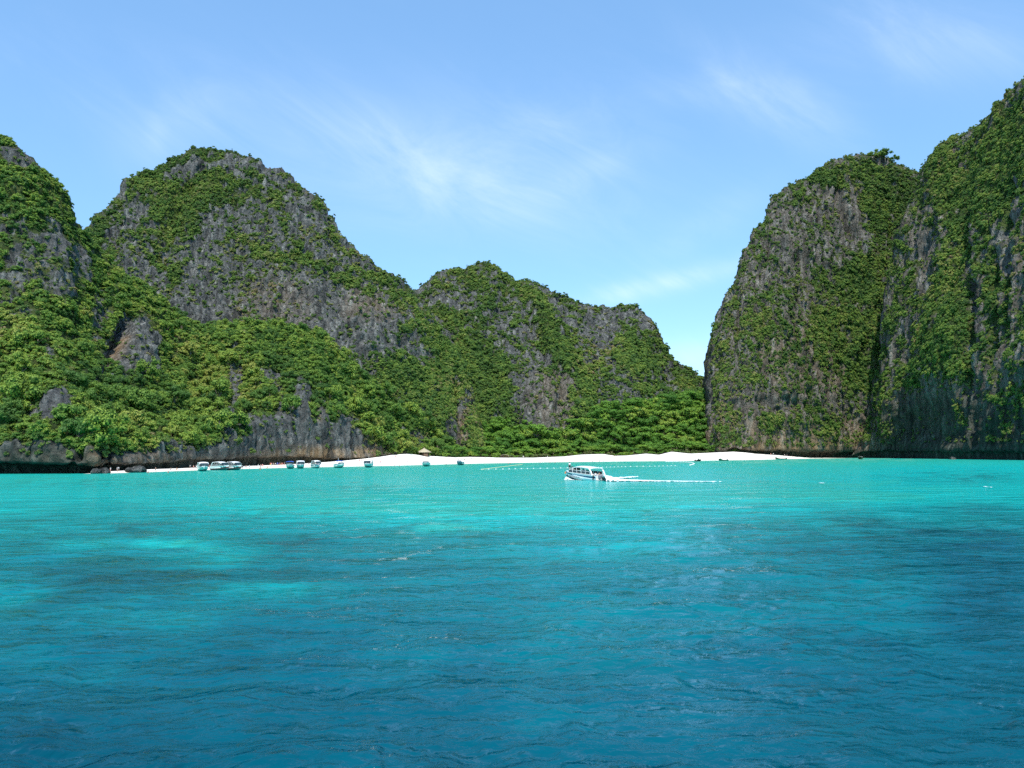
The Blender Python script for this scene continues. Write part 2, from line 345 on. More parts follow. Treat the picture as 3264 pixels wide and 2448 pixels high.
MASSIF = {}
def build_massif(name, xs, Yr, Dr, seg, disp, vegfn, stainfn, feats=(), label=None, calm=None, algae_shade=None):
    """Yr, Dr: control rows x columns; seg: subdivisions between control rows"""
    Y = []; D = []
    for k, s in enumerate(seg):
        for t in np.arange(s) / s:
            Y.append(Yr[k] * (1 - t) + Yr[k + 1] * t); D.append(Dr[k] * (1 - t) + Dr[k + 1] * t)
    Y.append(Yr[-1]); D.append(Dr[-1])
    Y = np.array(Y); D = np.array(D)
    # soften the control polygon
    ker = np.array([1, 2, 3, 2, 1]) / 9.0
    for _ in range(2):
        Dp = np.pad(D, ((2, 2), (2, 2)), 'edge')
        D2 = sum(ker[i] * Dp[i:i + D.shape[0], 2:-2] for i in range(5))
        Dp = np.pad(D2, ((0, 0), (2, 2)), 'edge')
        D = sum(ker[i] * Dp[:, i:i + D.shape[1]] for i in range(5))
    X = np.broadcast_to(xs[None, :], Y.shape)
    P = at(X, Y, D)
    du = np.gradient(P, axis=1); dv = np.gradient(P, axis=0)
    n = np.cross(du, dv); n /= np.linalg.norm(n, axis=2, keepdims=True) + 1e-9
    toward = (P - np.array([0, 0, CAM_Z])); flip = np.sign(-(n * toward).sum(2)); flip[flip == 0] = 1
    # keep one consistent side per surface
    s = 1.0 if np.median(flip) > 0 else -1.0
    n *= s
    h = disp(P.reshape(-1, 3).astype(np.float32), X.reshape(-1), Y.reshape(-1)).reshape(Y.shape)
    for (cx, cy, rx, ry, rot, amp) in feats:
        a = math.radians(rot); dx = X - cx; dy = Y - cy
        u = (dx * math.cos(a) + dy * math.sin(a)) / rx; v = (-dx * math.sin(a) + dy * math.cos(a)) / ry
        h = h + amp * np.exp(-(u * u + v * v) ** 2)
    if calm is not None: h = h * calm(X, Y)
    P2 = P + n * h[..., None]
    du = np.gradient(P2, axis=1); dv = np.gradient(P2, axis=0)
    n2 = np.cross(du, dv) * s; n2 /= np.linalg.norm(n2, axis=2, keepdims=True) + 1e-9
    veg = np.clip(vegfn(X, Y, P2, n2), 0, 1)
    st = np.clip(stainfn(X, Y, P2), 0, 1)
    o = grid_mesh(name, P2, M_ROCK)
    attr_float(o, 'veg', veg); attr_float(o, 'stain', st)
    attr_float(o, 'algae_shade', np.clip(algae_shade(X, Y), 0, 1) if algae_shade is not None else np.zeros(X.shape))
    tag(o, label, None, None, 'structure')
    MASSIF[name] = dict(P=P2, n=n2, veg=veg, X=X, Y=Y, D=D, seg=seg)
    return o

def ell(X, Y, cx, cy, rx, ry, rot=0):
    a = math.radians(rot); dx = X - cx; dy = Y - cy
    u = (dx * math.cos(a) + dy * math.sin(a)) / rx; v = (-dx * math.sin(a) + dy * math.cos(a)) / ry
    return 1 - smooth(0.5, 1.35, np.sqrt(u * u + v * v))

def paint(base, patches, nzw=0.55):
    def f(X, Y, P, n):
        w = fbm(P.reshape(-1, 3) / 22.0, 3, 0.55, 5.0).reshape(X.shape)
        w2 = fbm(P.reshape(-1, 3) / 7.0, 3, 0.55, 31.0).reshape(X.shape)
        Xw = X + 26 * w + 12 * w2; Yw = Y + 26 * np.roll(w, 7, 1) + 12 * w2
        d = base(X, Y) if callable(base) else np.full(X.shape, float(base))
        for (cx, cy, rx, ry, rot, val) in patches:
            m = ell(Xw, Yw, cx, cy, rx, ry, rot); d = d * (1 - m) + val * m
        nz = n[..., 2]
        k = 0.40 + 0.60 * smooth(0.02, 0.38, d)
        w = w * k; w2 = w2 * k
        # plants hold on ledges, gullies and crowns of blocks; sheer faces stay bare
        return d + 0.55 * w + 0.75 * w2 + nzw * np.clip(nz - 0.30, -0.45, 0.5)
    return f

def craggy(lump=3.0, flute=2.4, ledge=0.9, fine=0.7, shear=0.0, fl_w=9.0):
    def f(p, X, Y):
        q = p.copy(); q[:, 0] += shear * p[:, 2]
        warp = fbm(p / 30.0, 2, 0.5, 3.0) * 6.0
        h = lump * fbm(p / 38.0, 3, 0.5, 1.0)
        qq = np.stack([(q[:, 0] + warp) / fl_w, (q[:, 1] + warp) / fl_w, q[:, 2] / (fl_w * 4.5)], 1)
        h = h + flute * (ridged(qq, 3, 0.42, 9.0) - 0.55)
        h = h + ledge * fbm(np.stack([p[:, 0] / 24, p[:, 1] / 24, p[:, 2] / 4.5], 1), 3, 0.55, 21.0)
        blk = np.stack([(p[:, 0] + warp) / 6.0, (p[:, 1] + warp) / 6.0, p[:, 2] / 9.0], 1)
        h = h + 1.5 * fine * np.tanh(3.0 * fbm(blk, 2, 0.5, 60.0))
        h = h + fine * fbm(p / 3.2, 2, 0.6, 40.0)
        return h
    return f

STEP = 3.6
def pts(*a): return [(a[i], a[i + 1]) for i in range(0, len(a), 2)]

# --- the left cliff: undercut foot, wall, forested apron and the shoulder against the sky
def make_cliff_left():
    xs = np.arange(-330, 1500, STEP)
    crest = pts(-330, 415, -100, 430, 0, 440, 56, 463, 82, 489, 111, 515, 141, 545, 185, 578, 202, 608, 222, 656, 234, 697, 260, 730, 293, 776, 315, 819, 363, 848, 408, 893, 463, 910, 519, 956, 549, 988, 630, 1034, 740, 1040, 835, 1031, 910, 1041, 1030, 1062, 1052, 1101, 1106, 1145, 1142, 1181, 1178, 1217, 1260, 1290, 1330, 1340, 1400, 1395, 1500, 1445)
    wall = pts(-330, 1380, 0, 1385, 200, 1385, 330, 1405, 480, 1412, 650, 1400, 760, 1370, 850, 1330, 950, 1315, 1050, 1330, 1120, 1360, 1200, 1395, 1270, 1415, 1330, 1425, 1400, 1438, 1500, 1450)
    lip = pts(-330, 1472, 0, 1474, 200, 1478, 300, 1482, 380, 1478, 480, 1474, 600, 1461, 700, 1457, 850, 1454, 950, 1455, 1050, 1460, 1150, 1460, 1220, 1452, 1280, 1440, 1400, 1446, 1500, 1452)
    roof = [(a, b + 3.5) for a, b in lip]
    def foot_y(x): return np.interp(x, [-330, 0, 270, 300], [1515, 1514, 1514, 1512]) * (x < 300) + np.interp(x, BK_X, BK_Y) * (x >= 300) + 3
    def fd(x): return np.where(x < 285, Dw(x), Dback(np.maximum(x, 285)))
    Yr = np.stack([foot_y(xs)] + [np.interp(xs, *zip(*r)) for r in (roof, lip, wall)])
    Df = fd(xs)
    Df = np.where(xs > 1250, np.interp(xs, [1250, 1500], [fd(np.array(1250.)), 600]), Df)
    deep = np.interp(xs, [-330, 300, 500, 900, 1150, 1250, 1500], [13, 12, 9, 9, 5, 1, 0])
    Dr = np.stack([Df + deep, Df + deep * 0.9, Df - 1.0, Df + 7])
    ck = np.interp(xs, *zip(*crest))
    Dk = np.interp(xs, [-330, 0, 120, 265, 460, 630, 835, 1030, 1180, 1330, 1500], [430, 432, 438, 470, 505, 525, 535, 545, 553, 570, 625])
    mids = []
    for t, q in ((0.2, 0.30), (0.45, 0.58), (0.7, 0.78), (0.9, 0.92)):
        mids.append((Yr[3] * (1 - t) + ck * t, Dr[3] * (1 - q) + Dk * q))
    Yr = np.vstack([Yr] + [m[0][None] for m in mids] + [ck[None], (ck + 18)[None], (ck + 140)[None]])
    Dr = np.vstack([Dr] + [m[1][None] for m in mids] + [Dk[None], (Dk + 18)[None], (Dk + 60)[None]])
    base = lambda X, Y: 0.97 - 0.95 * smooth(0, 26, Y - (np.interp(X, *zip(*wall)) + 12)) - 0.30 * smooth(1010, 930, Y) * smooth(330, 200, X) * smooth(640, 740, Y)
    patches = [(45, 490, 70, 26, 20, .25), (165, 770, 60, 45, 0, .35), (80, 830, 60, 90, 0, .45), (180, 880, 50, 110, 0, .42), (255, 850, 32, 80, -10, .35), (330, 960, 40, 60, 0, .5),
               (60, 1010, 60, 40, 0, .45), (150, 1105, 32, 40, 0, .3), (437, 1120, 62, 118, 5, .02), (360, 1120, 34, 70, 20, .05), (390, 1045, 22, 50, 10, .05), (300, 1040, 40, 60, 0, .55), (180, 1315, 58, 66, 0, .08), (100, 1300, 20, 30, 0, .5),
               (752, 1195, 22, 62, 12, .3), (745, 1290, 20, 50, 20, .25), (890, 1235, 24, 70, -12, .25), (850, 1210, 40, 26, 0, .4), (960, 1280, 26, 70, 0, .18), (1020, 1320, 20, 40, 0, .3),
               (790, 1345, 40, 40, 20, .15), (700, 1415, 52, 40, 0, .05), (775, 1440, 30, 30, 0, .1), (900, 1345, 70, 50, 0, .12), (1000, 1400, 190, 62, 3, .05), (1105, 1365, 46, 46, 0, .12), (1160, 1180, 18, 50, -30, .5), (560, 1425, 90, 30, 0, .1),
               (640, 1395, 60, 36, 0, .95), (560, 1380, 60, 36, 0, .9), (290, 1395, 90, 40, 0, 1.0), (470, 1400, 40, 26, 0, .8), (1250, 1400, 60, 60, 0, .7), (1330, 1400, 40, 40, 0, .45)]
    def stain(X, Y, P):
        return (1.2 * smooth(1412, 1446, Y) * smooth(780, 1000, X) * smooth(1360, 1250, X) + 0.55 * smooth(1430, 1470, Y) + 0.75 * ell(X, Y, 300, 1450, 45, 40, 0)
                + 1.0 * ell(X, Y, 388, 1080, 12, 26, 10) + 0.9 * ell(X, Y, 345, 1165, 18, 18, 0) + 0.7 * ell(X, Y, 365, 1120, 26, 46, 25) + .5 * ell(X, Y, 1000, 1330, 24, 24, 0))
    feats = [(440, 1120, 60, 105, 5, 6.5), (362, 1120, 22, 62, 24, -8.0), (392, 1050, 14, 40, 8, -9.0), (180, 1320, 55, 70, 0, 4.5), (300, 1440, 44, 50, 8, 2.0), (345, 1450, 12, 70, 6, -7.0), (250, 1440, 14, 60, 25, -5), (700, 1420, 45, 45, 0, 4.0), (1000, 1380, 150, 60, 0, 3.0), (185, 860, 40, 120, -8, 4.0), (640, 1240, 50, 90, 20, -5), (840, 1180, 26, 90, -10, 4), (960, 1270, 26, 80, -4, 4)]
    build_massif('cliff_left', xs, Yr, Dr, [6, 6, 16, 16, 22, 26, 22, 16, 4, 4], craggy(3.2, 3.4, 1.2, 0.8, fl_w=11.0), paint(base, patches, 0.2), stain, feats, 'grey limestone cliff with forested apron and undercut foot along the left shore',
                 calm=lambda X, Y: 0.22 + 0.78 * smooth(6, -40, Y - np.interp(X, *zip(*lip))),
                 algae_shade=lambda X, Y: 0.8 * smooth(1400, 1440, Y) * smooth(345, 260, X) + 0.6 * smooth(-4, 8, Y - np.interp(X, *zip(*lip))))

def dome(xs, base_y, base_d, ck, Dk, n=12, p=1.7):
    Ys = []; Ds = []
    for t in np.linspace(0, 1, n):
        Ys.append(base_y * (1 - t) + ck * t); Ds.append(base_d + (Dk - base_d) * t ** p)
    Ys += [ck + 14, ck + 60, ck + 250]; Ds += [Dk + 25, Dk + 70, Dk + 170]
    return np.array(Ys), np.array(Ds)

def make_dome_left():
    xs = np.arange(90, 1540, STEP)
    crest = pts(90, 800, 200, 770, 262, 742, 293, 715, 300, 685, 322, 671, 356, 656, 397, 608, 404, 582, 445, 559, 512, 526, 556, 507, 623, 479, 693, 481, 752, 491, 808, 508, 855, 537, 892, 545, 935, 573, 960, 595, 1007, 627, 1029, 653, 1040, 689, 1062, 714, 1087, 754, 1105, 779, 1134, 801, 1174, 823, 1206, 855, 1224, 873, 1279, 899, 1315, 927, 1345, 970, 1380, 1010, 1440, 1100, 1480, 1170, 1505, 1230, 1540, 1400)
    ck = np.interp(xs, *zip(*crest))
    by = np.full(xs.shape, 1446.0)
    bd = np.interp(xs, [90, 500, 900, 1200, 1400, 1540], [540, 552, 560, 565, 592, 612])
    Dk = np.interp(xs, [90, 274, 450, 650, 850, 1000, 1100, 1200, 1315, 1440, 1505, 1540], [600, 620, 660, 690, 690, 680, 670, 662, 655, 640, 630, 618])
    Yr, Dr = dome(xs, by, bd, ck, Dk)
    base = lambda X, Y: 0.42 - 0.22 * smooth(780, 860, Y) * smooth(1200, 1050, X) + 0.40 * smooth(980, 1140, Y) * smooth(1150, 1300, X)
    patches = [(600, 620, 190, 120, -15, .92), (520, 560, 90, 40, -25, .85), (660, 500, 40, 16, 10, .85), (590, 540, 80, 26, -15, .2), (760, 530, 70, 30, 15, .15), (870, 565, 60, 26, 20, .12), (960, 640, 52, 70, 25, .14), (930, 590, 40, 16, 25, .7),
               (800, 700, 110, 60, 20, .26), (700, 700, 70, 50, 0, .22), (420, 700, 60, 70, 30, .3), (360, 760, 80, 50, 0, .35), (480, 800, 60, 50, 0, .55), (330, 830, 50, 50, 0, .8), (560, 830, 50, 80, 0, .35), (560, 880, 36, 40, 0, .85), (400, 940, 60, 40, 20, .8), (310, 740, 26, 50, 0, .9),
               (690, 985, 190, 66, 4, -.05), (640, 930, 80, 60, 0, .12), (860, 960, 120, 110, 0, .25), (760, 880, 60, 60, 0, .3), (1000, 830, 90, 30, 30, .75), (850, 810, 70, 30, 10, .72), (1100, 900, 110, 26, 30, .8), (1190, 880, 60, 20, 30, .8),
               (1000, 930, 90, 70, 0, .12), (1050, 1010, 110, 80, 0, -.08), (1160, 1035, 90, 90, 20, -.10), (1240, 1010, 70, 34, 20, .05), (1280, 950, 50, 20, 20, .65), (1255, 1100, 60, 80, -20, -.08), (1330, 1060, 60, 60, 30, .85), (1335, 1130, 44, 70, -30, .02), (1400, 1180, 80, 100, 0, .9), (1250, 1220, 90, 70, 0, .85), (1480, 1330, 26, 90, 5, .15), (1445, 1370, 26, 40, 0, .1)]
    def stain(X, Y, P):
        return 0.25 * ell(X, Y, 870, 1000, 130, 130) + 0.9 * ell(X, Y, 1478, 1370, 22, 60) + 0.35 * ell(X, Y, 1170, 980, 90, 60)
    feats = [(700, 985, 160, 60, 4, 4.0), (1462, 1290, 8, 120, -6, -6), (860, 640, 30, 140, -28, 4.0), (560, 700, 30, 160, 25, -4.0), (760, 820, 26, 150, 0, -4.0), (1150, 1000, 40, 160, -20, 4)]
    build_massif('hill_left', xs, Yr, Dr, [20] * 11 + [3, 3, 3], craggy(5.0, 5.0, 1.5, 0.9, fl_w=13.0), paint(base, patches), stain, feats, 'tall rounded limestone dome with bare grey wall behind the left cliff')

def make_hill_centre():
    xs = np.arange(1150, 2420, STEP)
    crest = pts(1150, 1010, 1250, 975, 1321, 928, 1359, 900, 1392, 876, 1440, 857, 1516, 845, 1568, 852, 1611, 871, 1653, 890, 1701, 909, 1763, 928, 1786, 942, 1829, 957, 1867, 971, 1910, 985, 1938, 977, 1976, 973, 2028, 976, 2057, 999, 2081, 1037, 2100, 1080, 2128, 1113, 2142, 1151, 2190, 1175, 2223, 1199, 2247, 1222, 2330, 1290, 2420, 1340)
    ck = np.interp(xs, *zip(*crest))
    Dk = np.interp(xs, [1150, 1516, 1850, 2030, 2130, 2250, 2420], [800, 840, 830, 810, 800, 850, 880])
    # forest slope at the foot, then the steep dome
    fy = np.interp(xs, [1150, 1400, 1500, 1600, 1700, 1750, 1850, 1950, 2050, 2150, 2240, 2420], [1390, 1395, 1400, 1385, 1390, 1395, 1365, 1345, 1325, 1305, 1310, 1360])
    fd = np.interp(xs, [1150, 1400, 1600, 1750, 1900, 2100, 2240, 2420], [650, 655, 670, 668, 690, 710, 725, 740])
    gy = np.full(xs.shape, 1446.0); gd = Dback(xs) + 25
    Ys, Ds = dome(xs, fy, fd, ck, Dk, 11, 1.6)
    Yr = np.vstack([gy[None] + 6, Ys]); Dr = np.vstack([gd[None], Ds])
    base = lambda X, Y: 0.52 + 0.48 * smooth(1290, 1350, Y)
    patches = [(1400, 895, 60, 20, -30, .2), (1430, 940, 100, 26, 0, .45), (1520, 880, 60, 20, 10, .5), (1660, 905, 40, 14, 25, .4), (1740, 945, 60, 20, 20, .4), (1830, 985, 80, 24, 18, .25), (1600, 1000, 40, 30, 0, .4), (1690, 1010, 40, 40, 40, .25), (1640, 1080, 60, 50, 0, .3), (1700, 1130, 50, 36, 20, .35), (1790, 1040, 40, 30, 30, .35),
               (1910, 1060, 62, 62, 0, .03), (1650, 1060, 110, 90, 0, .28), (1440, 960, 80, 40, 0, .3), (1990, 1000, 80, 26, 4, .1), (2060, 1030, 26, 40, 30, .15), (1870, 1120, 40, 40, 0, .35), (1725, 1260, 84, 150, 4, .02), (1800, 1290, 26, 110, -8, .2), (1760, 1200, 30, 50, 0, .5), (1960, 1230, 70, 50, 0, .3), (2000, 1280, 40, 30, 0, .3), (2110, 1170, 30, 60, -20, .4), (2160, 1270, 40, 60, 0, .35), (1560, 1340, 40, 40, 0, .4), (1500, 1380, 30, 30, 0, .3),
               (1740, 1060, 26, 110, -22, .95), (1830, 1180, 40, 110, -22, .85), (1500, 1200, 110, 150, 0, 1.0), (2030, 1130, 70, 60, 20, .95)]
    stain = lambda X, Y, P: 0.3 * ell(X, Y, 1760, 1290, 90, 120) + 0.8 * ell(X, Y, 1490, 1380, 30, 40)
    feats = [(1760, 1080, 34, 170, -22, 9.0), (1700, 1060, 26, 120, -25, -5.0), (1915, 1070, 60, 60, 0, -4), (1790, 1290, 16, 120, -6, -6), (1560, 1120, 40, 200, 18, -6.0), (1400, 1000, 40, 120, 0, 4), (2140, 1230, 14, 90, -20, -6), (1720, 1280, 60, 130, 4, 5)]
    build_massif('hill_centre', xs, Yr, Dr, [14] + [13] * 10 + [3, 3, 3], craggy(5.5, 4.6, 1.5, 0.9, fl_w=13.0), paint(base, patches), stain, feats, 'green hill with bare rock patches behind the middle of the beach')

def ALGAE_SHADE(X, Y): return 0.85 * smooth(1200, 1330, Y) * smooth(2760, 2860, X) + 0.7 * smooth(1428, 1440, Y)  # algal green plus painted shade over the lower wall and notch
def make_cliff_right():
    xs = np.concatenate([np.array([2236., 2239.5, 2243.]), np.arange(2246, 3060, STEP)])
    crest = pts(2236, 1300, 2246, 1237, 2250, 1200, 2255, 1120, 2263, 1068, 2277, 1041, 2296, 990, 2330, 920, 2354, 877, 2364, 824, 2393, 747, 2436, 699, 2446, 665, 2470, 626, 2513, 597, 2586, 559, 2600, 540, 2663, 510, 2731, 497, 2803, 499, 2840, 508, 2866, 526, 2909, 540, 2960, 530, 3060, 560)
    ck = np.interp(xs, *zip(*crest))
    fdv = np.where(xs < 2690, Dback(xs), Dw(xs) + 4) + 6
    fdv = np.interp(xs, [2236, 2243, 2250, 2300, 2400, 2500, 2690, 2800, 2900, 3060], [790, 735, 690, 672, 675, 690, 738, 745, 745, 745])
    deep = np.interp(xs, [2236, 2290, 2340, 2420, 2600, 2800, 3060], [0, 0, 6, 10, 13, 13, 12])
    fy = np.interp(xs, [2236, 2340, 2414, 2500, 2540, 2600, 2690, 2800, 3060], [1452, 1444, 1449, 1453, 1458, 1462, 1463.5, 1464, 1466])
    ly = np.interp(xs, [2236, 2290, 2340, 2420, 2600, 2750, 3060], [1440, 1436, 1430, 1434, 1438, 1438, 1438])
    ry = ly + np.interp(xs, [2236, 2340, 2450, 3060], [2, 3, 4, 4])
    bd = fdv
    Dk = np.interp(xs, [2236, 2246, 2260, 2300, 2360, 2450, 2600, 2800, 3060], [850, 790, 735, 738, 750, 772, 790, 800, 810])
    Ys, Ds = dome(xs, ly, bd - 1, ck, Dk, 11, 1.5)
    Yr = np.vstack([fy[None], ry[None], Ys]); Dr = np.vstack([(bd + deep)[None], (bd + deep * .9)[None], Ds])
    base = lambda X, Y: 0.40 - 0.38 * smooth(1415, 1432, Y)
    patches = [(2560, 720, 90, 90, -20, .25), (2500, 830, 60, 90, 20, .25), (2665, 620, 28, 50, 10, .1), (2700, 720, 30, 110, -12, .06), (2735, 640, 20, 70, -15, .2), (2740, 780, 40, 60, -20, .15), (2590, 850, 40, 60, 0, .25), (2400, 900, 36, 80, 20, .2), (2330, 1000, 40, 60, 0, .35), (2540, 640, 40, 20, -20, .8),
               (2700, 560, 130, 36, -8, .95), (2830, 640, 90, 120, 0, .98), (2780, 900, 120, 110, 0, 1.0), (2690, 1060, 120, 150, 10, .95), (2740, 1180, 70, 90, 0, .9), (2450, 1050, 100, 110, 0, .55), (2560, 1010, 50, 60, 0, .4), (2620, 880, 30, 60, 0, .75), (2480, 1120, 60, 60, 0, .4), (2300, 1150, 36, 80, 0, .5),
               (2262, 1300, 26, 140, 0, .02), (2330, 1230, 50, 60, 0, .35), (2440, 1280, 130, 34, 2, -.05), (2520, 1290, 60, 34, 0, 0.0), (2360, 1330, 60, 30, 0, .4), (2480, 1350, 80, 26, -6, .85), (2590, 1310, 50, 40, -30, .6), (2640, 1370, 40, 40, 0, .8), (2660, 1250, 40, 50, 0, .3), (2560, 1190, 60, 40, 0, .4), (2330, 1390, 60, 30, 0, .4), (2550, 1390, 60, 26, 0, .5), (2700, 1400, 40, 40, 0, .5), (2800, 1340, 60, 60, 0, .1)]
    def stain(X, Y, P):
        return 0.95 * smooth(1405, 1422, Y) * smooth(2330, 2420, X) * smooth(2680, 2560, X) + 0.45 * smooth(1290, 1380, Y) + 0.3 * ell(X, Y, 2600, 1130, 200, 130) + 0.2
    feats = [(2700, 720, 10, 100, -18, -7), (2735, 760, 9, 90, -22, -6), (2672, 620, 9, 60, 10, -5), (2595, 1120, 7, 70, 2, -5), (2440, 830, 8, 80, 12, -5), (2480, 1290, 110, 26, 2, -3), (2560, 740, 80, 100, -10, 4), (2780, 980, 100, 200, 0, 4), (2350, 1050, 10, 100, 12, -4), (2330, 1430, 30, 14, 20, -4)]
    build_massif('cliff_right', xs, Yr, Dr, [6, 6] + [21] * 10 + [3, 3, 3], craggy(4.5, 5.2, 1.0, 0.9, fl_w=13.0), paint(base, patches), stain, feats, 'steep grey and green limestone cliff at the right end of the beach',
                 calm=lambda X, Y: 0.25 + 0.75 * smooth(6, -40, Y - np.interp(X, xs, ly)), algae_shade=ALGAE_SHADE)

def make_cliff_far_right():
    xs = np.arange(2715, 3560, STEP)
    crest = pts(2715, 1445, 2745, 1400, 2775, 1300, 2790, 1220, 2806, 1110, 2815, 1000, 2835, 860, 2870, 770, 2900, 690, 2930, 610, 2946, 550, 2952, 522, 2972, 486, 3010, 452, 3068, 428, 3120, 412, 3131, 390, 3165, 361, 3170, 341, 3203, 322, 3208, 303, 3237, 279, 3264, 260, 3350, 210, 3560, 150)
    ck = np.interp(xs, *zip(*crest))
    fdv = Dw(xs) + 1
    fdv = np.where(xs < 2800, np.interp(xs, [2715, 2800], [742, 705]), fdv)
    deep = np.interp(xs, [2715, 2760, 2900, 3560], [2, 10, 13, 13])
    fy = np.interp(xs, SH_X, SH_Y) + 3
    ly = np.interp(xs, [2715, 2750, 2860, 3040, 3264, 3560], [1452, 1438, 1437, 1438, 1438, 1434])
    ry = ly + 4
    Dk = np.interp(xs, [2715, 2800, 2830, 2950, 3050, 3131, 3264, 3400, 3560], [752, 722, 715, 712, 690, 655, 585, 525, 480])
    Ys, Ds = dome(xs, ly, fdv - 1, ck, Dk, 12, 1.35)
    # the lower wall leans outwards: an overhanging belly above the waterline notch
    rec = np.interp(xs, [2780, 2860, 3560], [0, 8, 8])
    for k in range(12): Ds[k] = Ds[k] + rec * max(0.0, 1 - (k / 11) / 0.24) - 0.5 * rec * math.exp(-((k / 11 - 0.30) / 0.15) ** 2)
    Yr = np.vstack([np.maximum(fy, ry + 4)[None], ry[None], Ys]); Dr = np.vstack([(fdv + deep)[None], (fdv + deep * .9)[None], Ds])
    base = lambda X, Y: 0.58 - 0.36 * smooth(1150, 1320, Y + 0.35 * (X - 3000)) - 0.5 * smooth(1395, 1425, Y)
    patches = [(3000, 560, 70, 110, 0, .95), (3130, 600, 90, 160, 0, .98), (3220, 480, 60, 180, 0, .98), (2900, 900, 50, 200, 15, .75), (2960, 830, 36, 130, 18, .25), (2930, 760, 26, 50, 20, .15), (3030, 820, 50, 200, 16, .85), (3100, 1050, 20, 330, 4, .05), (3160, 900, 40, 130, 5, .8), (3190, 800, 20, 90, 0, .2), (3240, 760, 20, 200, 0, .2),
               (3000, 1080, 70, 130, 22, 1.0), (2930, 1180, 60, 90, 25, .75), (2880, 1060, 30, 110, 20, .4), (3060, 1180, 40, 60, 0, .7), (2960, 1300, 150, 60, 0, .05), (3060, 1350, 120, 80, 0, .0), (2830, 1250, 24, 100, 18, .6), (2805, 1330, 22, 80, 8, .55), (3040, 1330, 26, 50, 10, .6), (3170, 1150, 60, 90, 0, .45), (3230, 1290, 60, 60, 0, .55), (3190, 1380, 60, 40, 0, .4), (3240, 1050, 30, 150, 0, .35), (2830, 1380, 16, 40, 0, .4), (2700, 1440, 30, 20, 0, 0)]
    def stain(X, Y, P):
        return 0.25 + 0.25 * smooth(1200, 1350, Y)
    feats = [(3092, 1050, 14, 330, 4, -10), (3165, 1000, 12, 200, 4, -7), (2940, 800, 12, 140, 16, -8), (3075, 620, 10, 120, 10, -6), (3215, 820, 10, 260, 3, -8), (3000, 1080, 45, 150, 20, 7), (2880, 1250, 12, 180, 8, -5), (2840, 1430, 26, 22, 0, -6), (2980, 1350, 90, 70, 0, -5), (2900, 650, 26, 160, 14, 5), (3140, 700, 30, 260, 8, 6), (3040, 780, 22, 240, 14, 6)]
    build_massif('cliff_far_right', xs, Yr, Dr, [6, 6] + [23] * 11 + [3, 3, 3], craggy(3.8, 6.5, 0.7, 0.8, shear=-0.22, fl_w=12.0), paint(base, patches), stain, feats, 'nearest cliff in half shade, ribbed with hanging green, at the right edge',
                 calm=lambda X, Y: 0.25 + 0.75 * smooth(6, -40, Y - np.interp(X, xs, ly)), algae_shade=ALGAE_SHADE)

make_cliff_left()
make_dome_left()
make_hill_centre()
make_cliff_right()
make_cliff_far_right()

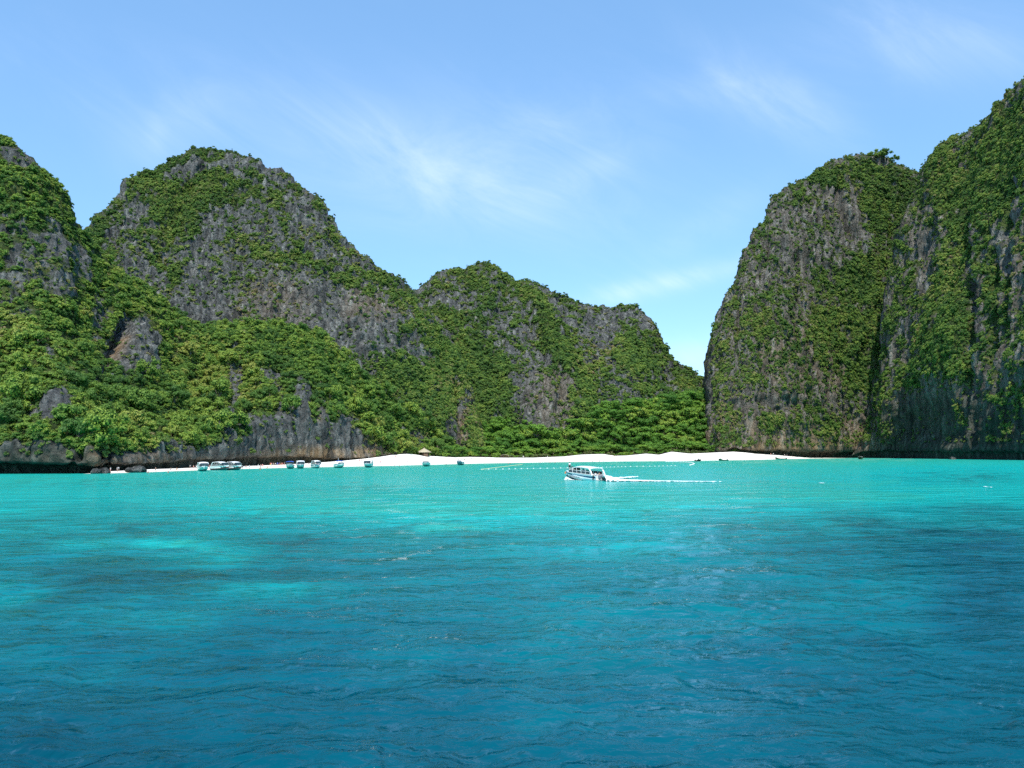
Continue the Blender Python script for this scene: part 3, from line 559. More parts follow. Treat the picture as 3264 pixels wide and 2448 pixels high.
# ------------------------------------------------------------------ beach and forest floor
def make_beach():
    m, N, L, b = new_mat('white_sand')
    b.inputs['Roughness'].default_value = 0.95; b.inputs['Specular IOR Level'].default_value = 0.1
    geo = N.new('ShaderNodeNewGeometry')
    sp = N.new('ShaderNodeSeparateXYZ'); L.new(geo.outputs['Position'], sp.inputs[0])
    nz = N.new('ShaderNodeTexNoise'); nz.inputs['Scale'].default_value = 0.35; nz.inputs['Detail'].default_value = 6; L.new(geo.outputs['Position'], nz.inputs['Vector'])
    ad = N.new('ShaderNodeMath'); ad.operation = 'MULTIPLY_ADD'; L.new(nz.outputs['Fac'], ad.inputs[0]); ad.inputs[1].default_value = 0.5; L.new(sp.outputs['Z'], ad.inputs[2])
    wet = N.new('ShaderNodeMapRange'); wet.inputs[1].default_value = 0.15; wet.inputs[2].default_value = 0.6; L.new(ad.outputs[0], wet.inputs[0])
    c = ramp(N, [(0.0, (0.52, 0.48, 0.38)), (1.0, (0.86, 0.83, 0.77))]); L.new(wet.outputs[0], c.inputs[0])
    L.new(c.outputs[0], b.inputs['Base Color'])
    bp = N.new('ShaderNodeBump'); bp.inputs['Strength'].default_value = 0.5; bp.inputs['Distance'].default_value = 0.3; L.new(nz.outputs['Fac'], bp.inputs['Height']); L.new(bp.outputs[0], b.inputs['Normal'])
    xs = np.arange(262, 2720, 5.0)
    w = on_sea(xs, np.interp(xs, SH_X, SH_Y))
    bk = at(xs, np.interp(xs, BK_X, BK_Y), np.interp(xs, BK_X, BK_G) + w[:, 1])
    rows = []
    dirs = (bk - w); dirs[:, 2] = 0; ln = np.linalg.norm(dirs, axis=1, keepdims=True); dirs = np.where(ln > 0.5, dirs / np.maximum(ln, .5), np.array([0, 1., 0]))
    rows.append(w - dirs * 40 + np.array([0, 0, -4.0])); rows.append(w - dirs * 10 + np.array([0, 0, -0.8]))
    for t in np.linspace(0, 1, 14):
        p = w * (1 - t) + bk * t
        # a steeper swash face, then the flat berm
        z = w[:, 2] + (bk[:, 2] - w[:, 2]) * (0.65 * t + 0.35 * smooth(0, 0.35, t)) + 0.28 * fbm(np.stack([p[:, 0] / 6, p[:, 1] / 6, p[:, 0] * 0], 1), 3) * math.sin(math.pi * t) ** .5
        p = p.copy(); p[:, 2] = z; rows.append(p)
    for e, dz in ((6, -0.1), (20, -0.6), (40, -2.5)):
        rows.append(bk + dirs * e + np.array([0, 0, dz]))
    o = grid_mesh('beach', np.array(rows), m)
    tag(o, 'white sand beach curving round the head of the bay', None, None, 'structure')
    # forest floor behind the beach
    xs = np.arange(1230, 2420, 8.0)
    bk = at(xs, np.interp(xs, BK_X, BK_Y), Dback(xs))
    rows = []
    for e, dz in ((-3, -0.8), (3, 0.05), (10, 0.6), (40, 1.5), (120, 4), (240, 6)):
        p = bk.copy(); p[:, 1] += e; p[:, 0] *= (bk[:, 1] + e) / bk[:, 1]; p[:, 2] += dz
        p[:, 2] += 0.5 * fbm(p / 7.0, 3) if e > 0 else 0
        rows.append(p)
    f = grid_mesh('ground', np.array(rows), simple('forest_soil', (0.10, 0.08, 0.05), 0.95, var=0.4, scale=0.3))
    tag(f, 'shaded brown forest floor behind the beach', None, None, 'structure')
make_beach()

# ------------------------------------------------------------------ sea
def make_sea():
    m, N, L, b = new_mat('sea_water')
    b.inputs['IOR'].default_value = 1.333; b.inputs['Specular IOR Level'].default_value = 0.13
    ch = N.new('ShaderNodeAttribute'); ch.attribute_name = 'chop'; L.new(ch.outputs['Fac'], b.inputs['Roughness'])
    a = N.new('ShaderNodeAttribute'); a.attribute_name = 'shallow'
    geo = N.new('ShaderNodeNewGeometry')
    c = ramp(N, SEA_STOPS); L.new(a.outputs['Fac'], c.inputs[0])
    # reef growth on the bottom, plus a cliff reflection painted in at right
    g = N.new('ShaderNodeAttribute'); g.attribute_name = 'reef_reflect'
    mx = N.new('ShaderNodeMix'); mx.data_type = 'RGBA'; L.new(g.outputs['Fac'], mx.inputs[0]); L.new(c.outputs[0], mx.inputs[6]); mx.inputs[7].default_value = (0.004, 0.060, 0.075, 1)
    L.new(mx.outputs[2], b.inputs['Base Color'])
    mp = N.new('ShaderNodeMapping'); mp.inputs['Scale'].default_value = (1.05, 1.45, 1); mp.inputs['Rotation'].default_value = (0, 0, 0.25); L.new(geo.outputs['Position'], mp.inputs[0])
    n1 = N.new('ShaderNodeTexNoise'); n1.inputs['Scale'].default_value = 0.9; n1.inputs['Detail'].default_value = 5; n1.inputs['Roughness'].default_value = 0.6; n1.inputs['Distortion'].default_value = 0.6; L.new(mp.outputs[0], n1.inputs['Vector'])
    n2 = N.new('ShaderNodeTexNoise'); n2.noise_type = 'RIDGED_MULTIFRACTAL'; n2.inputs['Scale'].default_value = 1.7; n2.inputs['Detail'].default_value = 3; n2.inputs['Roughness'].default_value = 0.45; n2.inputs['Distortion'].default_value = 0.7; L.new(mp.outputs[0], n2.inputs['Vector'])
    ad = N.new('ShaderNodeMath'); ad.operation = 'MULTIPLY_ADD'; L.new(n2.outputs['Fac'], ad.inputs[0]); ad.inputs[1].default_value = 0.34; L.new(n1.outputs['Fac'], ad.inputs[2])
    # longer chop that still reads far out
    mp2 = N.new('ShaderNodeMapping'); mp2.inputs['Scale'].default_value = (0.10, 0.22, 1); mp2.inputs['Rotation'].default_value = (0, 0, 0.15); L.new(geo.outputs['Position'], mp2.inputs[0])
    n6 = N.new('ShaderNodeTexNoise'); n6.inputs['Scale'].default_value = 1.0; n6.inputs['Detail'].default_value = 4; n6.inputs['Roughness'].default_value = 0.6; L.new(mp2.outputs[0], n6.inputs['Vector'])
    ad2 = N.new('ShaderNodeMath'); ad2.operation = 'MULTIPLY_ADD'; L.new(n6.outputs['Fac'], ad2.inputs[0]); ad2.inputs[1].default_value = 6.0; L.new(ad.outputs[0], ad2.inputs[2])
    bp = N.new('ShaderNodeBump'); bp.inputs['Strength'].default_value = 1.0; bp.inputs['Distance'].default_value = 0.15; L.new(ad2.outputs[0], bp.inputs['Height'])
    L.new(bp.outputs[0], b.inputs['Normal'])
    # polar grid: dense where the camera looks, out to the horizon
    az = np.concatenate([np.radians(np.linspace(-80, -37, 30)[:-1]), np.radians(np.linspace(-37, 37, 860)), np.radians(np.linspace(37, 80, 30)[1:])])
    dep = np.concatenate([np.linspace(math.atan(CAM_Z / 10.0), math.atan(CAM_Z / 900.), 600), np.array([math.atan(CAM_Z / r) for r in (1100, 1500, 2500, 5000, 12000, 40000)])])
    r = CAM_Z / np.tan(dep)
    A, Rr = np.meshgrid(az, r)
    X = Rr * np.sin(A); Yy = Rr * np.cos(A)
    dr = np.abs(np.gradient(r))[:, None]
    rg = np.random.default_rng(11)
    z = np.zeros_like(X)
    q3 = np.stack([X.ravel() / 16, Yy.ravel() / 16, X.ravel() * 0], 1).astype(np.float32)
    gust = 0.75 + 0.6 * fbm(q3, 3, 0.5, 2.0).reshape(X.shape)
    wx = 0.8 * fbm(q3 * 3, 2, 0.5, 7.0).reshape(X.shape); wy = 0.8 * fbm(q3 * 3, 2, 0.5, 13.0).reshape(X.shape)
    for k in range(72):
        lam = 0.24 * (12 / 0.24) ** (k / 71.0) * rg.uniform(.9, 1.1)
        th = math.radians(12 + rg.normal() * 55) + math.pi / 2
        kx = 2 * math.pi / lam * math.cos(th); ky = 2 * math.pi / lam * math.sin(th)
        amp = 0.0082 * lam ** 0.80 if lam < 1.6 else 0.0082 * 1.6 ** .80 * (lam / 1.6) ** .25
        ph = kx * (X + wx) + ky * (Yy + wy) + rg.uniform(0, 6.28)
        s = np.sin(ph)
        # short wavelets have sharp crests, longer ones are rounder
        wv = 0.45 * s + 1.15 * (0.64 - np.abs(np.sin(ph / 2))) if lam < 2.6 else s - 0.22 * np.cos(2 * ph)
        z += amp * gust * wv * smooth(2.0, 4.5, lam / dr)
    P = np.stack([X, Yy, z], -1)
    o = grid_mesh('sea', P, m)
    # seabed seen from above: sand shallows, reef patches; also painted vignette and cliff reflection (given as places on the photograph)
    v = P.reshape(-1, 3) - np.array([0, 0, CAM_Z]); v[:, 2] = -CAM_Z
    cv = v @ RC
    u = np.where(cv[:, 2] < -1e-3, cv[:, 0] / -cv[:, 2] * FPX + PW / 2, 1e6).reshape(X.shape)
    vv = np.where(cv[:, 2] < -1e-3, -cv[:, 1] / -cv[:, 2] * FPX + PH / 2, 1e6).reshape(X.shape)
    vv = vv - (horizon(u) - 1451) * (np.abs(u) < 1e5)
    g1 = fbm(np.stack([X.ravel() / 32, Yy.ravel() / 46, X.ravel() * 0], 1), 4, 0.55, 4.0).reshape(X.shape)
    g2 = fbm(np.stack([X.ravel() / 9, Yy.ravel() / 14, X.ravel() * 0], 1), 4, 0.55, 14.0).reshape(X.shape)
    vw = vv + (vv - 1451) * (0.42 * g1 + 0.14 * g2)
    sh = np.interp(vw, [1455, 1475, 1495, 1530, 1570, 1610, 1660, 1730, 1850, 2000, 2200, 2448, 2800], [1.0, .95, .88, .84, .84, .78, .62, .45, .33, .27, .22, .14, .10])
    g3 = fbm(np.stack([X.ravel() / 2.6, Yy.ravel() / 4.0, X.ravel() * 0], 1), 3, 0.6, 24.0).reshape(X.shape)
    for (cx, cy, rx, ry, val) in SEA_PATCH:
        e = ((u + 150 * g2 + 60 * g3 - cx) / rx) ** 2 + ((vv + 45 * g2 + 16 * g3 - cy) / ry) ** 2
        sh = sh + val * np.exp(-e * 1.2) * (0.55 + 0.9 * smooth(-.25, .3, g2 + .6 * g3))
    sh = sh + 0.11 * g2 + 0.07 * g3
    sh = np.where(vv > 1520, np.minimum(sh, .87), sh)
    reef_reflect = np.zeros_like(sh)
    for (cx, cy, rx, ry, val) in REEF_REFLECT_PATCH:
        e = ((u + 220 * g2 + 90 * g3 - cx) / rx) ** 2 + ((vv + 60 * g2 + 20 * g3 - cy) / ry) ** 2
        reef_reflect = reef_reflect + val * np.exp(-e * 1.3)
    reef_reflect = reef_reflect * (0.35 + 1.1 * smooth(-0.25, 0.3, g2 + .7 * g3))
    attr_float(o, 'chop', np.interp(Rr, [20, 60, 150, 400, 900], [0.05, 0.08, 0.16, 0.24, 0.28]))
    attr_float(o, 'shallow', np.clip(sh, 0, 1)); attr_float(o, 'reef_reflect', np.clip(reef_reflect, 0, .85))
    tag(o, 'rippled turquoise and blue sea filling the bay', None, None, 'structure')

SEA_STOPS = [(0.0, (0.0005, 0.036, 0.060)), (0.2, (0.0005, 0.084, 0.122)), (0.4, (0.0005, 0.158, 0.182)), (0.6, (0.001, 0.255, 0.262)), (0.8, (0.002, 0.40, 0.375)), (0.92, (0.02, 0.37, 0.29)), (1.0, (0.12, 0.44, 0.33))]
SEA_PATCH = [(500, 1960, 260, 60, .10), (900, 1880, 240, 40, .14), (1150, 2150, 300, 60, .08), (250, 2120, 240, 50, .08), (1900, 1760, 380, 40, .10), (1250, 1620, 420, 40, .18), (1900, 1600, 420, 45, .22), (2750, 1600, 300, 22, .16), (650, 1750, 190, 60, .30), (300, 1720, 160, 26, .22), (60, 1890, 130, 60, .26), (1450, 1690, 140, 24, .30), (900, 1620, 300, 30, .08), (1700, 2250, 420, 120, .10), (2100, 1980, 500, 90, .05), (1300, 1900, 400, 60, .03),
             (2800, 1740, 520, 90, -.15), (3200, 1900, 220, 400, -.12), (200, 2380, 500, 200, -.10), (300, 1600, 420, 40, -.12), (3000, 1530, 300, 26, -.10)]  # dark entries at right edge and lower left paint in lens vignetting
REEF_REFLECT_PATCH = [(400, 1540, 380, 14, .30), (1150, 1560, 300, 10, .22), (2050, 1640, 240, 18, .30), (1600, 1720, 260, 22, .30), (1000, 1850, 260, 30, .35), (2350, 1900, 300, 50, .25), (1500, 1990, 320, 40, .25), (1900, 2150, 300, 50, .22), (500, 2250, 360, 60, .3), (300, 1690, 420, 50, .55), (950, 1720, 260, 26, .6), (520, 1780, 160, 24, .55), (350, 1850, 300, 60, .6), (700, 1830, 260, 26, .5), (150, 1930, 220, 40, .4), (1250, 1790, 260, 30, .35), (1300, 1680, 170, 18, .4), (800, 1640, 320, 20, .3), (2600, 1720, 380, 34, .45), (3000, 1680, 300, 40, .4), (2300, 1800, 300, 40, .2), (2900, 2300, 400, 140, .25), (600, 2050, 400, 60, .25), (3100, 1545, 260, 10, .35), (2500, 1555, 200, 8, .25)]  # the right foreground entry paints in the cliff's dark green reflection
make_sea()
# ------------------------------------------------------------------ vegetation prototypes
def leaf_quads(rg, centres, outs, size, up=0.30, jit=0.30, aspect=0.62):
    n = len(centres)
    nr = outs + np.array([0, 0, up]) + rg.normal(size=(n, 3)) * jit
    nr /= np.linalg.norm(nr, axis=1, keepdims=True) + 1e-9
    t = np.cross(nr, rg.normal(size=(n, 3))); t /= np.linalg.norm(t, axis=1, keepdims=True) + 1e-9
    b = np.cross(nr, t)
    s = size * rg.uniform(0.65, 1.35, size=(n, 1))
    fold = nr * s * 0.22
    v = np.stack([centres - t * s, centres - b * s * aspect - fold, centres + t * s, centres + b * s * aspect - fold], 1).reshape(-1, 3)
    f = np.arange(n * 4).reshape(-1, 4)
    return v, f

def ico(c, r, sub=1, rg=None, jit=0.0, squash=1.0):
    bm = bmesh.new(); bmesh.ops.create_icosphere(bm, subdivisions=sub, radius=1.0)
    v = np.array([x.co for x in bm.verts]); f = [[y.index for y in x.verts] for x in bm.faces]; bm.free()
    if rg is not None and jit: v = v * (1 + rg.normal(size=(len(v), 1)) * jit)
    v = v * r * np.array([1, 1, squash]) + np.array(c)
    return v, f

def crown_mesh(name, seed, nclump, nleaf, leaf, mat, z0=0.3, z1=1.0, rad=0.5, flat=0.7, clump=0.34):
    rg = np.random.default_rng(seed)
    V = []; F = []; MI = []; off = 0
    zc = (z0 + z1) / 2; hz = (z1 - z0) / 2
    cs = []
    for k in range(nclump):
        a = 2 * math.pi * (k * 0.618 + rg.uniform(0, .2)); q = rg.uniform(-0.75, 0.85)
        rr = math.sqrt(max(0, 1 - q * q)) * rad * rg.uniform(0.45, 0.95)
        cs.append((math.cos(a) * rr, math.sin(a) * rr, zc + q * hz * 0.8))
    for c in cs:
        cr = clump * rg.uniform(0.7, 1.25) * rad / 0.5
        v, f = ico(c, cr * 0.72, 1, rg, 0.06, flat)
        V.append(v); F += [[i + off for i in g] for g in f]; MI += [1] * len(f); off += len(v)
        d = rg.normal(size=(nleaf, 3)); d[:, 2] = d[:, 2] * .9 + 0.25; d /= np.linalg.norm(d, axis=1, keepdims=True)
        p = np.array(c) + d * cr * np.array([1, 1, flat]) * rg.uniform(0.72, 1.12, size=(nleaf, 1))
        v, f = leaf_quads(rg, p, d, leaf)
        V.append(v); F += [[i + off for i in g] for g in f]; MI += [0] * len(f); off += len(v)
    me = bpy.data.meshes.new(name)
    me.from_pydata(np.vstack(V).tolist(), [], F)
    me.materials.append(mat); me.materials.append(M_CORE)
    me.polygons.foreach_set('material_index', MI)
    me.update()
    return me

def tube_path(path, radii, sides=6, cap=True):
    V = []; F = []
    path = [np.array(p, float) for p in path]
    for k, p in enumerate(path):
        d = path[min(k + 1, len(path) - 1)] - path[max(k - 1, 0)]; d /= np.linalg.norm(d) + 1e-9
        a = np.array([1., 0, 0]) if abs(d[0]) < .8 else np.array([0, 1., 0])
        u = np.cross(d, a); u /= np.linalg.norm(u); w = np.cross(d, u)
        for s in range(sides):
            t = 2 * math.pi * s / sides
            V.append(p + (u * math.cos(t) + w * math.sin(t)) * radii[k])
    for k in range(len(path) - 1):
        for s in range(sides):
            s2 = (s + 1) % sides
            F.append((k * sides + s, k * sides + s2, (k + 1) * sides + s2, (k + 1) * sides + s))
    if cap:
        F.append(tuple(range(sides - 1, -1, -1))); F.append(tuple(range((len(path) - 1) * sides, len(path) * sides)))
    return V, F

def join_parts(parts):
    V = []; F = []; o = 0
    for v, f in parts:
        V += [tuple(x) for x in v]; F += [tuple(i + o for i in g) for g in f]; o += len(v)
    return V, F

def raw_mesh(name, V, F, mat, smooth_shade=False):
    me = bpy.data.meshes.new(name); me.from_pydata([tuple(v) for v in V], [], [tuple(f) for f in F])
    me.materials.append(mat)
    if smooth_shade: me.polygons.foreach_set('use_smooth', np.ones(len(me.polygons), bool))
    me.update(); return me

def trunk_mesh(name, seed, h=0.55, r=0.028):
    rg = random.Random(seed)
    lean = (rg.uniform(-.06, .06), rg.uniform(-.06, .06))
    parts = [tube_path([(0, 0, -0.12), (lean[0] * .4, lean[1] * .4, h * .5), (lean[0], lean[1], h)], [r * 1.5, r, r * .6], 6)]
    for k in range(3):
        a = rg.uniform(0, 6.28); l = rg.uniform(.2, .32)
        parts.append(tube_path([(lean[0] * .6, lean[1] * .6, h * .6), (lean[0] + math.cos(a) * l * .6, lean[1] + math.sin(a) * l * .6, h * .6 + l * .5), (lean[0] + math.cos(a) * l, lean[1] + math.sin(a) * l, h * .6 + l * 1.1)], [r * .6, r * .4, r * .15], 5))
    V, F = join_parts(parts)
    return raw_mesh(name, V, F, M_BARK, True)

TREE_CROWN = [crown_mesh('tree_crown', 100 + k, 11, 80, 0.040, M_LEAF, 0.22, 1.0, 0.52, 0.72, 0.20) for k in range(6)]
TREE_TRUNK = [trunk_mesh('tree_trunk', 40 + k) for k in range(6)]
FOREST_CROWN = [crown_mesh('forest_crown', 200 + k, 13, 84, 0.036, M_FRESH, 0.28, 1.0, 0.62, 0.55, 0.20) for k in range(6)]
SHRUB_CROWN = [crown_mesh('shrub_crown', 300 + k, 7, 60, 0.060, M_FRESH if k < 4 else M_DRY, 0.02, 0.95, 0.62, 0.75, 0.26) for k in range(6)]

def proto_collection(name, meshes):
    col = bpy.data.collections.new(name)
    for k, me in enumerate(meshes):
        o = bpy.data.objects.new('%s_%02d' % (name, k), me); col.objects.link(o)
    return col

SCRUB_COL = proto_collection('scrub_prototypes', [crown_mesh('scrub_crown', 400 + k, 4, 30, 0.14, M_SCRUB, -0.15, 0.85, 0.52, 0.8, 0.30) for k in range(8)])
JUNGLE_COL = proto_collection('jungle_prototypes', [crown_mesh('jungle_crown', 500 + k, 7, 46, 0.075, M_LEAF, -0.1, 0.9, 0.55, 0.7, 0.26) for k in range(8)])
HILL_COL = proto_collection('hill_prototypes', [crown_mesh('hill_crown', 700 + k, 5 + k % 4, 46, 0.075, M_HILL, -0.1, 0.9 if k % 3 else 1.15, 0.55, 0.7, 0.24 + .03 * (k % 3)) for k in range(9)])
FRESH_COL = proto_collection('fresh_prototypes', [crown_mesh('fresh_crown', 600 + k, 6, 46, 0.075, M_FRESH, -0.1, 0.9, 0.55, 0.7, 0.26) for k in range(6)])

def scatter_group(col):
    ng = bpy.data.node_groups.new('scatter_' + col.name, 'GeometryNodeTree')
    ng.interface.new_socket('Geometry', in_out='INPUT', socket_type='NodeSocketGeometry')
    ng.interface.new_socket('Geometry', in_out='OUTPUT', socket_type='NodeSocketGeometry')
    N = ng.nodes.new; L = ng.links.new
    gi = N('NodeGroupInput'); go = N('NodeGroupOutput')
    ci = N('GeometryNodeCollectionInfo'); ci.inputs['Collection'].default_value = col
    ci.inputs['Separate Children'].default_value = True; ci.inputs['Reset Children'].default_value = True
    def named(nm, ty):
        a = N('GeometryNodeInputNamedAttribute'); a.data_type = ty; a.inputs['Name'].default_value = nm; return a
    ra = named('rot', 'FLOAT_VECTOR'); sa = named('scl', 'FLOAT_VECTOR'); ia = named('pid', 'INT'); sp = named('spin', 'FLOAT_VECTOR')
    ip = N('GeometryNodeInstanceOnPoints'); ip.inputs['Pick Instance'].default_value = True
    L(gi.outputs[0], ip.inputs['Points']); L(ci.outputs[0], ip.inputs['Instance'])
    L(ia.outputs['Attribute'], ip.inputs['Instance Index'])
    e2r = N('FunctionNodeEulerToRotation'); L(ra.outputs['Attribute'], e2r.inputs[0]); L(e2r.outputs[0], ip.inputs['Rotation'])
    L(sa.outputs['Attribute'], ip.inputs['Scale'])
    ri = N('GeometryNodeRotateInstances'); ri.inputs['Local Space'].default_value = True
    e2 = N('FunctionNodeEulerToRotation'); L(sp.outputs['Attribute'], e2.inputs[0]); L(e2.outputs[0], ri.inputs['Rotation'])
    L(ip.outputs[0], ri.inputs['Instances']); L(ri.outputs[0], go.inputs[0])
    return ng

GROUPS = {}
def scatter(name, col, P, up, size, label, cat, squash=(0.7, 1.15), seed=1, kind='stuff'):
    rg = np.random.default_rng(seed); n = len(P)
    me = bpy.data.meshes.new(name); me.vertices.add(n); me.vertices.foreach_set('co', P.astype(np.float32).ravel())
    up = up / (np.linalg.norm(up, axis=1, keepdims=True) + 1e-9)
    rot = np.stack([np.zeros(n), np.arccos(np.clip(up[:, 2], -1, 1)), np.arctan2(up[:, 1], up[:, 0])], 1)
    scl = np.stack([size * rg.uniform(.85, 1.2, n), size * rg.uniform(.85, 1.2, n), size * rg.uniform(*squash, n)], 1)
    spin = np.stack([np.zeros(n), np.zeros(n), rg.uniform(0, 6.28, n)], 1)
    for nm, arr in (('rot', rot), ('scl', scl), ('spin', spin)):
        a = me.attributes.new(nm, 'FLOAT_VECTOR', 'POINT'); a.data.foreach_set('vector', arr.astype(np.float32).ravel())
    a = me.attributes.new('pid', 'INT', 'POINT'); a.data.foreach_set('value', rg.integers(0, len(col.objects), n).astype(np.int32))
    o = bpy.data.objects.new(name, me); C.objects.link(o)
    if col.name not in GROUPS: GROUPS[col.name] = scatter_group(col)
    md = o.modifiers.new('scatter', 'NODES'); md.node_group = GROUPS[col.name]
    tag(o, label, cat, None, kind)
    return o

def sample(mname, n, prob, seed):
    """random surface points of a massif; prob(X,Y,veg,normal) -> acceptance"""
    M = MASSIF[mname]; rg = np.random.default_rng(seed)
    R, K = M['X'].shape
    i = rg.uniform(0, R - 1.001, n); j = rg.uniform(0, K - 1.001, n)
    a = i.astype(int); b = j.astype(int); fa = (i - a)[:, None]; fb = (j - b)[:, None]
    def g(A):
        A = A if A.ndim == 3 else A[..., None]
        return (A[a, b] * (1 - fa) * (1 - fb) + A[a + 1, b] * fa * (1 - fb) + A[a, b + 1] * (1 - fa) * fb + A[a + 1, b + 1] * fa * fb)
    P = g(M['P']); nn = g(M['n']); X = g(M['X'])[:, 0]; Y = g(M['Y'])[:, 0]; v = g(M['veg'])[:, 0]
    ok = rg.uniform(size=n) < prob(X, Y, v, nn)
    return P[ok], nn[ok], X[ok], Y[ok], v[ok]

def thin(P, dmin, limit=None):
    """greedy minimum spacing"""
    keep = []; cell = {}
    for k in range(len(P)):
        c = tuple(np.floor(P[k] / dmin).astype(int)); good = True
        for dx in (-1, 0, 1):
            for dy in (-1, 0, 1):
                for dz in (-1, 0, 1):
                    for q in cell.get((c[0] + dx, c[1] + dy, c[2] + dz), ()):
                        if np.sum((P[q] - P[k]) ** 2) < dmin * dmin: good = False; break
                    if not good: break
                if not good: break
            if not good: break
        if good:
            keep.append(k); cell.setdefault(c, []).append(k)
            if limit and len(keep) >= limit: break
    return np.array(keep, int)

UP = np.array([0, 0, 1.0])
def sizes(rg, lo, hi, n):
    return lo + (hi - lo) * rg.uniform(size=n) ** 2.4
def FLINE(X): return np.interp(X, [1300, 1430, 1500, 1600, 1700, 1760, 1850, 1950, 2050, 2150, 2240], [1410, 1400, 1385, 1345, 1375, 1390, 1345, 1300, 1285, 1265, 1262])
def vegetate():
    rgn = np.random.default_rng(5)
    def bumpy(P, s): return fbm(P / s, 3, .55, 77.0)
    # -- left cliff: jungle filler and scrub (the large trees come one by one below)
    P, n, X, Y, v = sample('cliff_left', 20000, lambda X, Y, v, n: np.clip((v - 0.58) * 4.0, 0, 1) * (Y < 1455), 21)
    sz = sizes(rgn, 1.5, 4.86, len(P))
    scatter('jungle_on_left_cliff', JUNGLE_COL, P - n * 0.2, UP * 0.75 + n * 0.45 + rgn.normal(size=P.shape) * .12, sz, 'dense jungle covering the ledges and apron of the left cliff', 'jungle')
    P, n, X, Y, v = sample('cliff_left', 30000, lambda X, Y, v, n: 0.36 * np.clip(v * 3.0 + 0.16, 0, 1) * (Y < 1448), 22)
    scatter('scrub_on_left_cliff', SCRUB_COL, P, UP * 0.5 + n * 0.7 + rgn.normal(size=P.shape) * .2, sizes(rgn, .7, 2.56, len(P)), 'small tufts of scrub rooted in the bare rock of the left cliff', 'scrub')
    # -- dome
    P, n, X, Y, v = sample('hill_left', 62000, lambda X, Y, v, n: np.clip((v - 0.52) * 3.2, 0, 1) * (Y < 1440), 23)
    scatter('jungle_on_dome', HILL_COL, P - n * 0.2, UP * 0.6 + n * 0.6 + rgn.normal(size=P.shape) * .15, sizes(rgn, 0.9, 3.5, len(P)), 'green bushes spread over the tall left dome', 'jungle')
    P, n, X, Y, v = sample('hill_left', 42000, lambda X, Y, v, n: 0.42 * np.clip(v * 2.4 + 0.05, 0, 1) * (Y < 1440), 24)
    scatter('scrub_on_dome', SCRUB_COL, P, UP * 0.5 + n * 0.7 + rgn.normal(size=P.shape) * .2, sizes(rgn, .8, 3.1, len(P)), 'small dry tufts dotting the grey rock of the left dome', 'scrub')
    # -- centre hill
    P, n, X, Y, v = sample('hill_centre', 54000, lambda X, Y, v, n: np.clip((v - 0.52) * 3.2, 0, 1) * (Y < FLINE(X) + 25), 25)
    scatter('jungle_on_centre_hill', HILL_COL, P - n * 0.2, UP * 0.6 + n * 0.6 + rgn.normal(size=P.shape) * .15, sizes(rgn, 1.0, 4.4, len(P)), 'dense green jungle covering the middle hill', 'jungle')
    P, n, X, Y, v = sample('hill_centre', 24000, lambda X, Y, v, n: 0.42 * np.clip(v * 2.4 + 0.08, 0, 1) * (Y < 1400), 26)
    scatter('scrub_on_centre_hill', SCRUB_COL, P, UP * 0.5 + n * 0.7 + rgn.normal(size=P.shape) * .2, sizes(rgn, 1.0, 3.51, len(P)), 'small tufts on the rock faces of the middle hill', 'scrub')
    P, n, X, Y, v = sample('hill_centre', 16000, lambda X, Y, v, n: 0.8 * (Y > FLINE(X) - 5) * (Y < 1448), 35)
    scatter('grove_undergrowth', FRESH_COL, P - n * 0.2, UP * 0.8 + n * 0.3 + rgn.normal(size=P.shape) * .15, sizes(rgn, 2.4, 7.43, len(P)), 'bright green undergrowth filling the grove behind the beach', 'undergrowth')
    # -- right cliffs
    P, n, X, Y, v = sample('cliff_right', 46000, lambda X, Y, v, n: np.clip((v - 0.52) * 3.2, 0, 1) * (Y < 1425), 27)
    scatter('jungle_on_right_cliff', HILL_COL, P - n * 0.2, UP * 0.5 + n * 0.7 + rgn.normal(size=P.shape) * .15, sizes(rgn, 0.9, 3.7, len(P)), 'green bushes hanging on the right cliff', 'jungle')
    P, n, X, Y, v = sample('cliff_right', 36000, lambda X, Y, v, n: 0.5 * np.clip(v * 2.4 + 0.08, 0, 1) * (Y < 1425), 28)
    scatter('scrub_on_right_cliff', SCRUB_COL, P, UP * 0.4 + n * 0.8 + rgn.normal(size=P.shape) * .2, sizes(rgn, .8, 2.84, len(P)), 'small brown and green tufts speckling the right cliff', 'scrub')
    P, n, X, Y, v = sample('cliff_far_right', 52000, lambda X, Y, v, n: np.clip((v - 0.52) * 3.2, 0, 1) * (Y < 1415) * (X < 3420), 29)
    scatter('jungle_on_nearest_cliff', HILL_COL, P - n * 0.2, UP * 0.45 + n * 0.75 + rgn.normal(size=P.shape) * .15, sizes(rgn, 0.9, 4.1, len(P)), 'green bushes and vines hanging in ribs on the half shaded cliff', 'jungle')
    P, n, X, Y, v = sample('cliff_far_right', 34000, lambda X, Y, v, n: 0.5 * np.clip(v * 2.2 + 0.06, 0, 1) * (Y < 1410) * (X < 3420), 30)
    scatter('scrub_on_nearest_cliff', SCRUB_COL, P, UP * 0.4 + n * 0.8 + rgn.normal(size=P.shape) * .2, sizes(rgn, .7, 2.7, len(P)), 'small brownish tufts on the half shaded cliff', 'scrub')

def plant(name, label, cat, group, loc, h, w, crown_me, trunk_me, rz):
    r = empty(name, tuple(loc), rz); tag(r, label, cat, group)
    r.scale = (w, w, h)
    c = bpy.data.objects.new('crown', crown_me); C.objects.link(c); c.parent = r
    if trunk_me is not None:
        t = bpy.data.objects.new('trunk', trunk_me); C.objects.link(t); t.parent = r
    return r

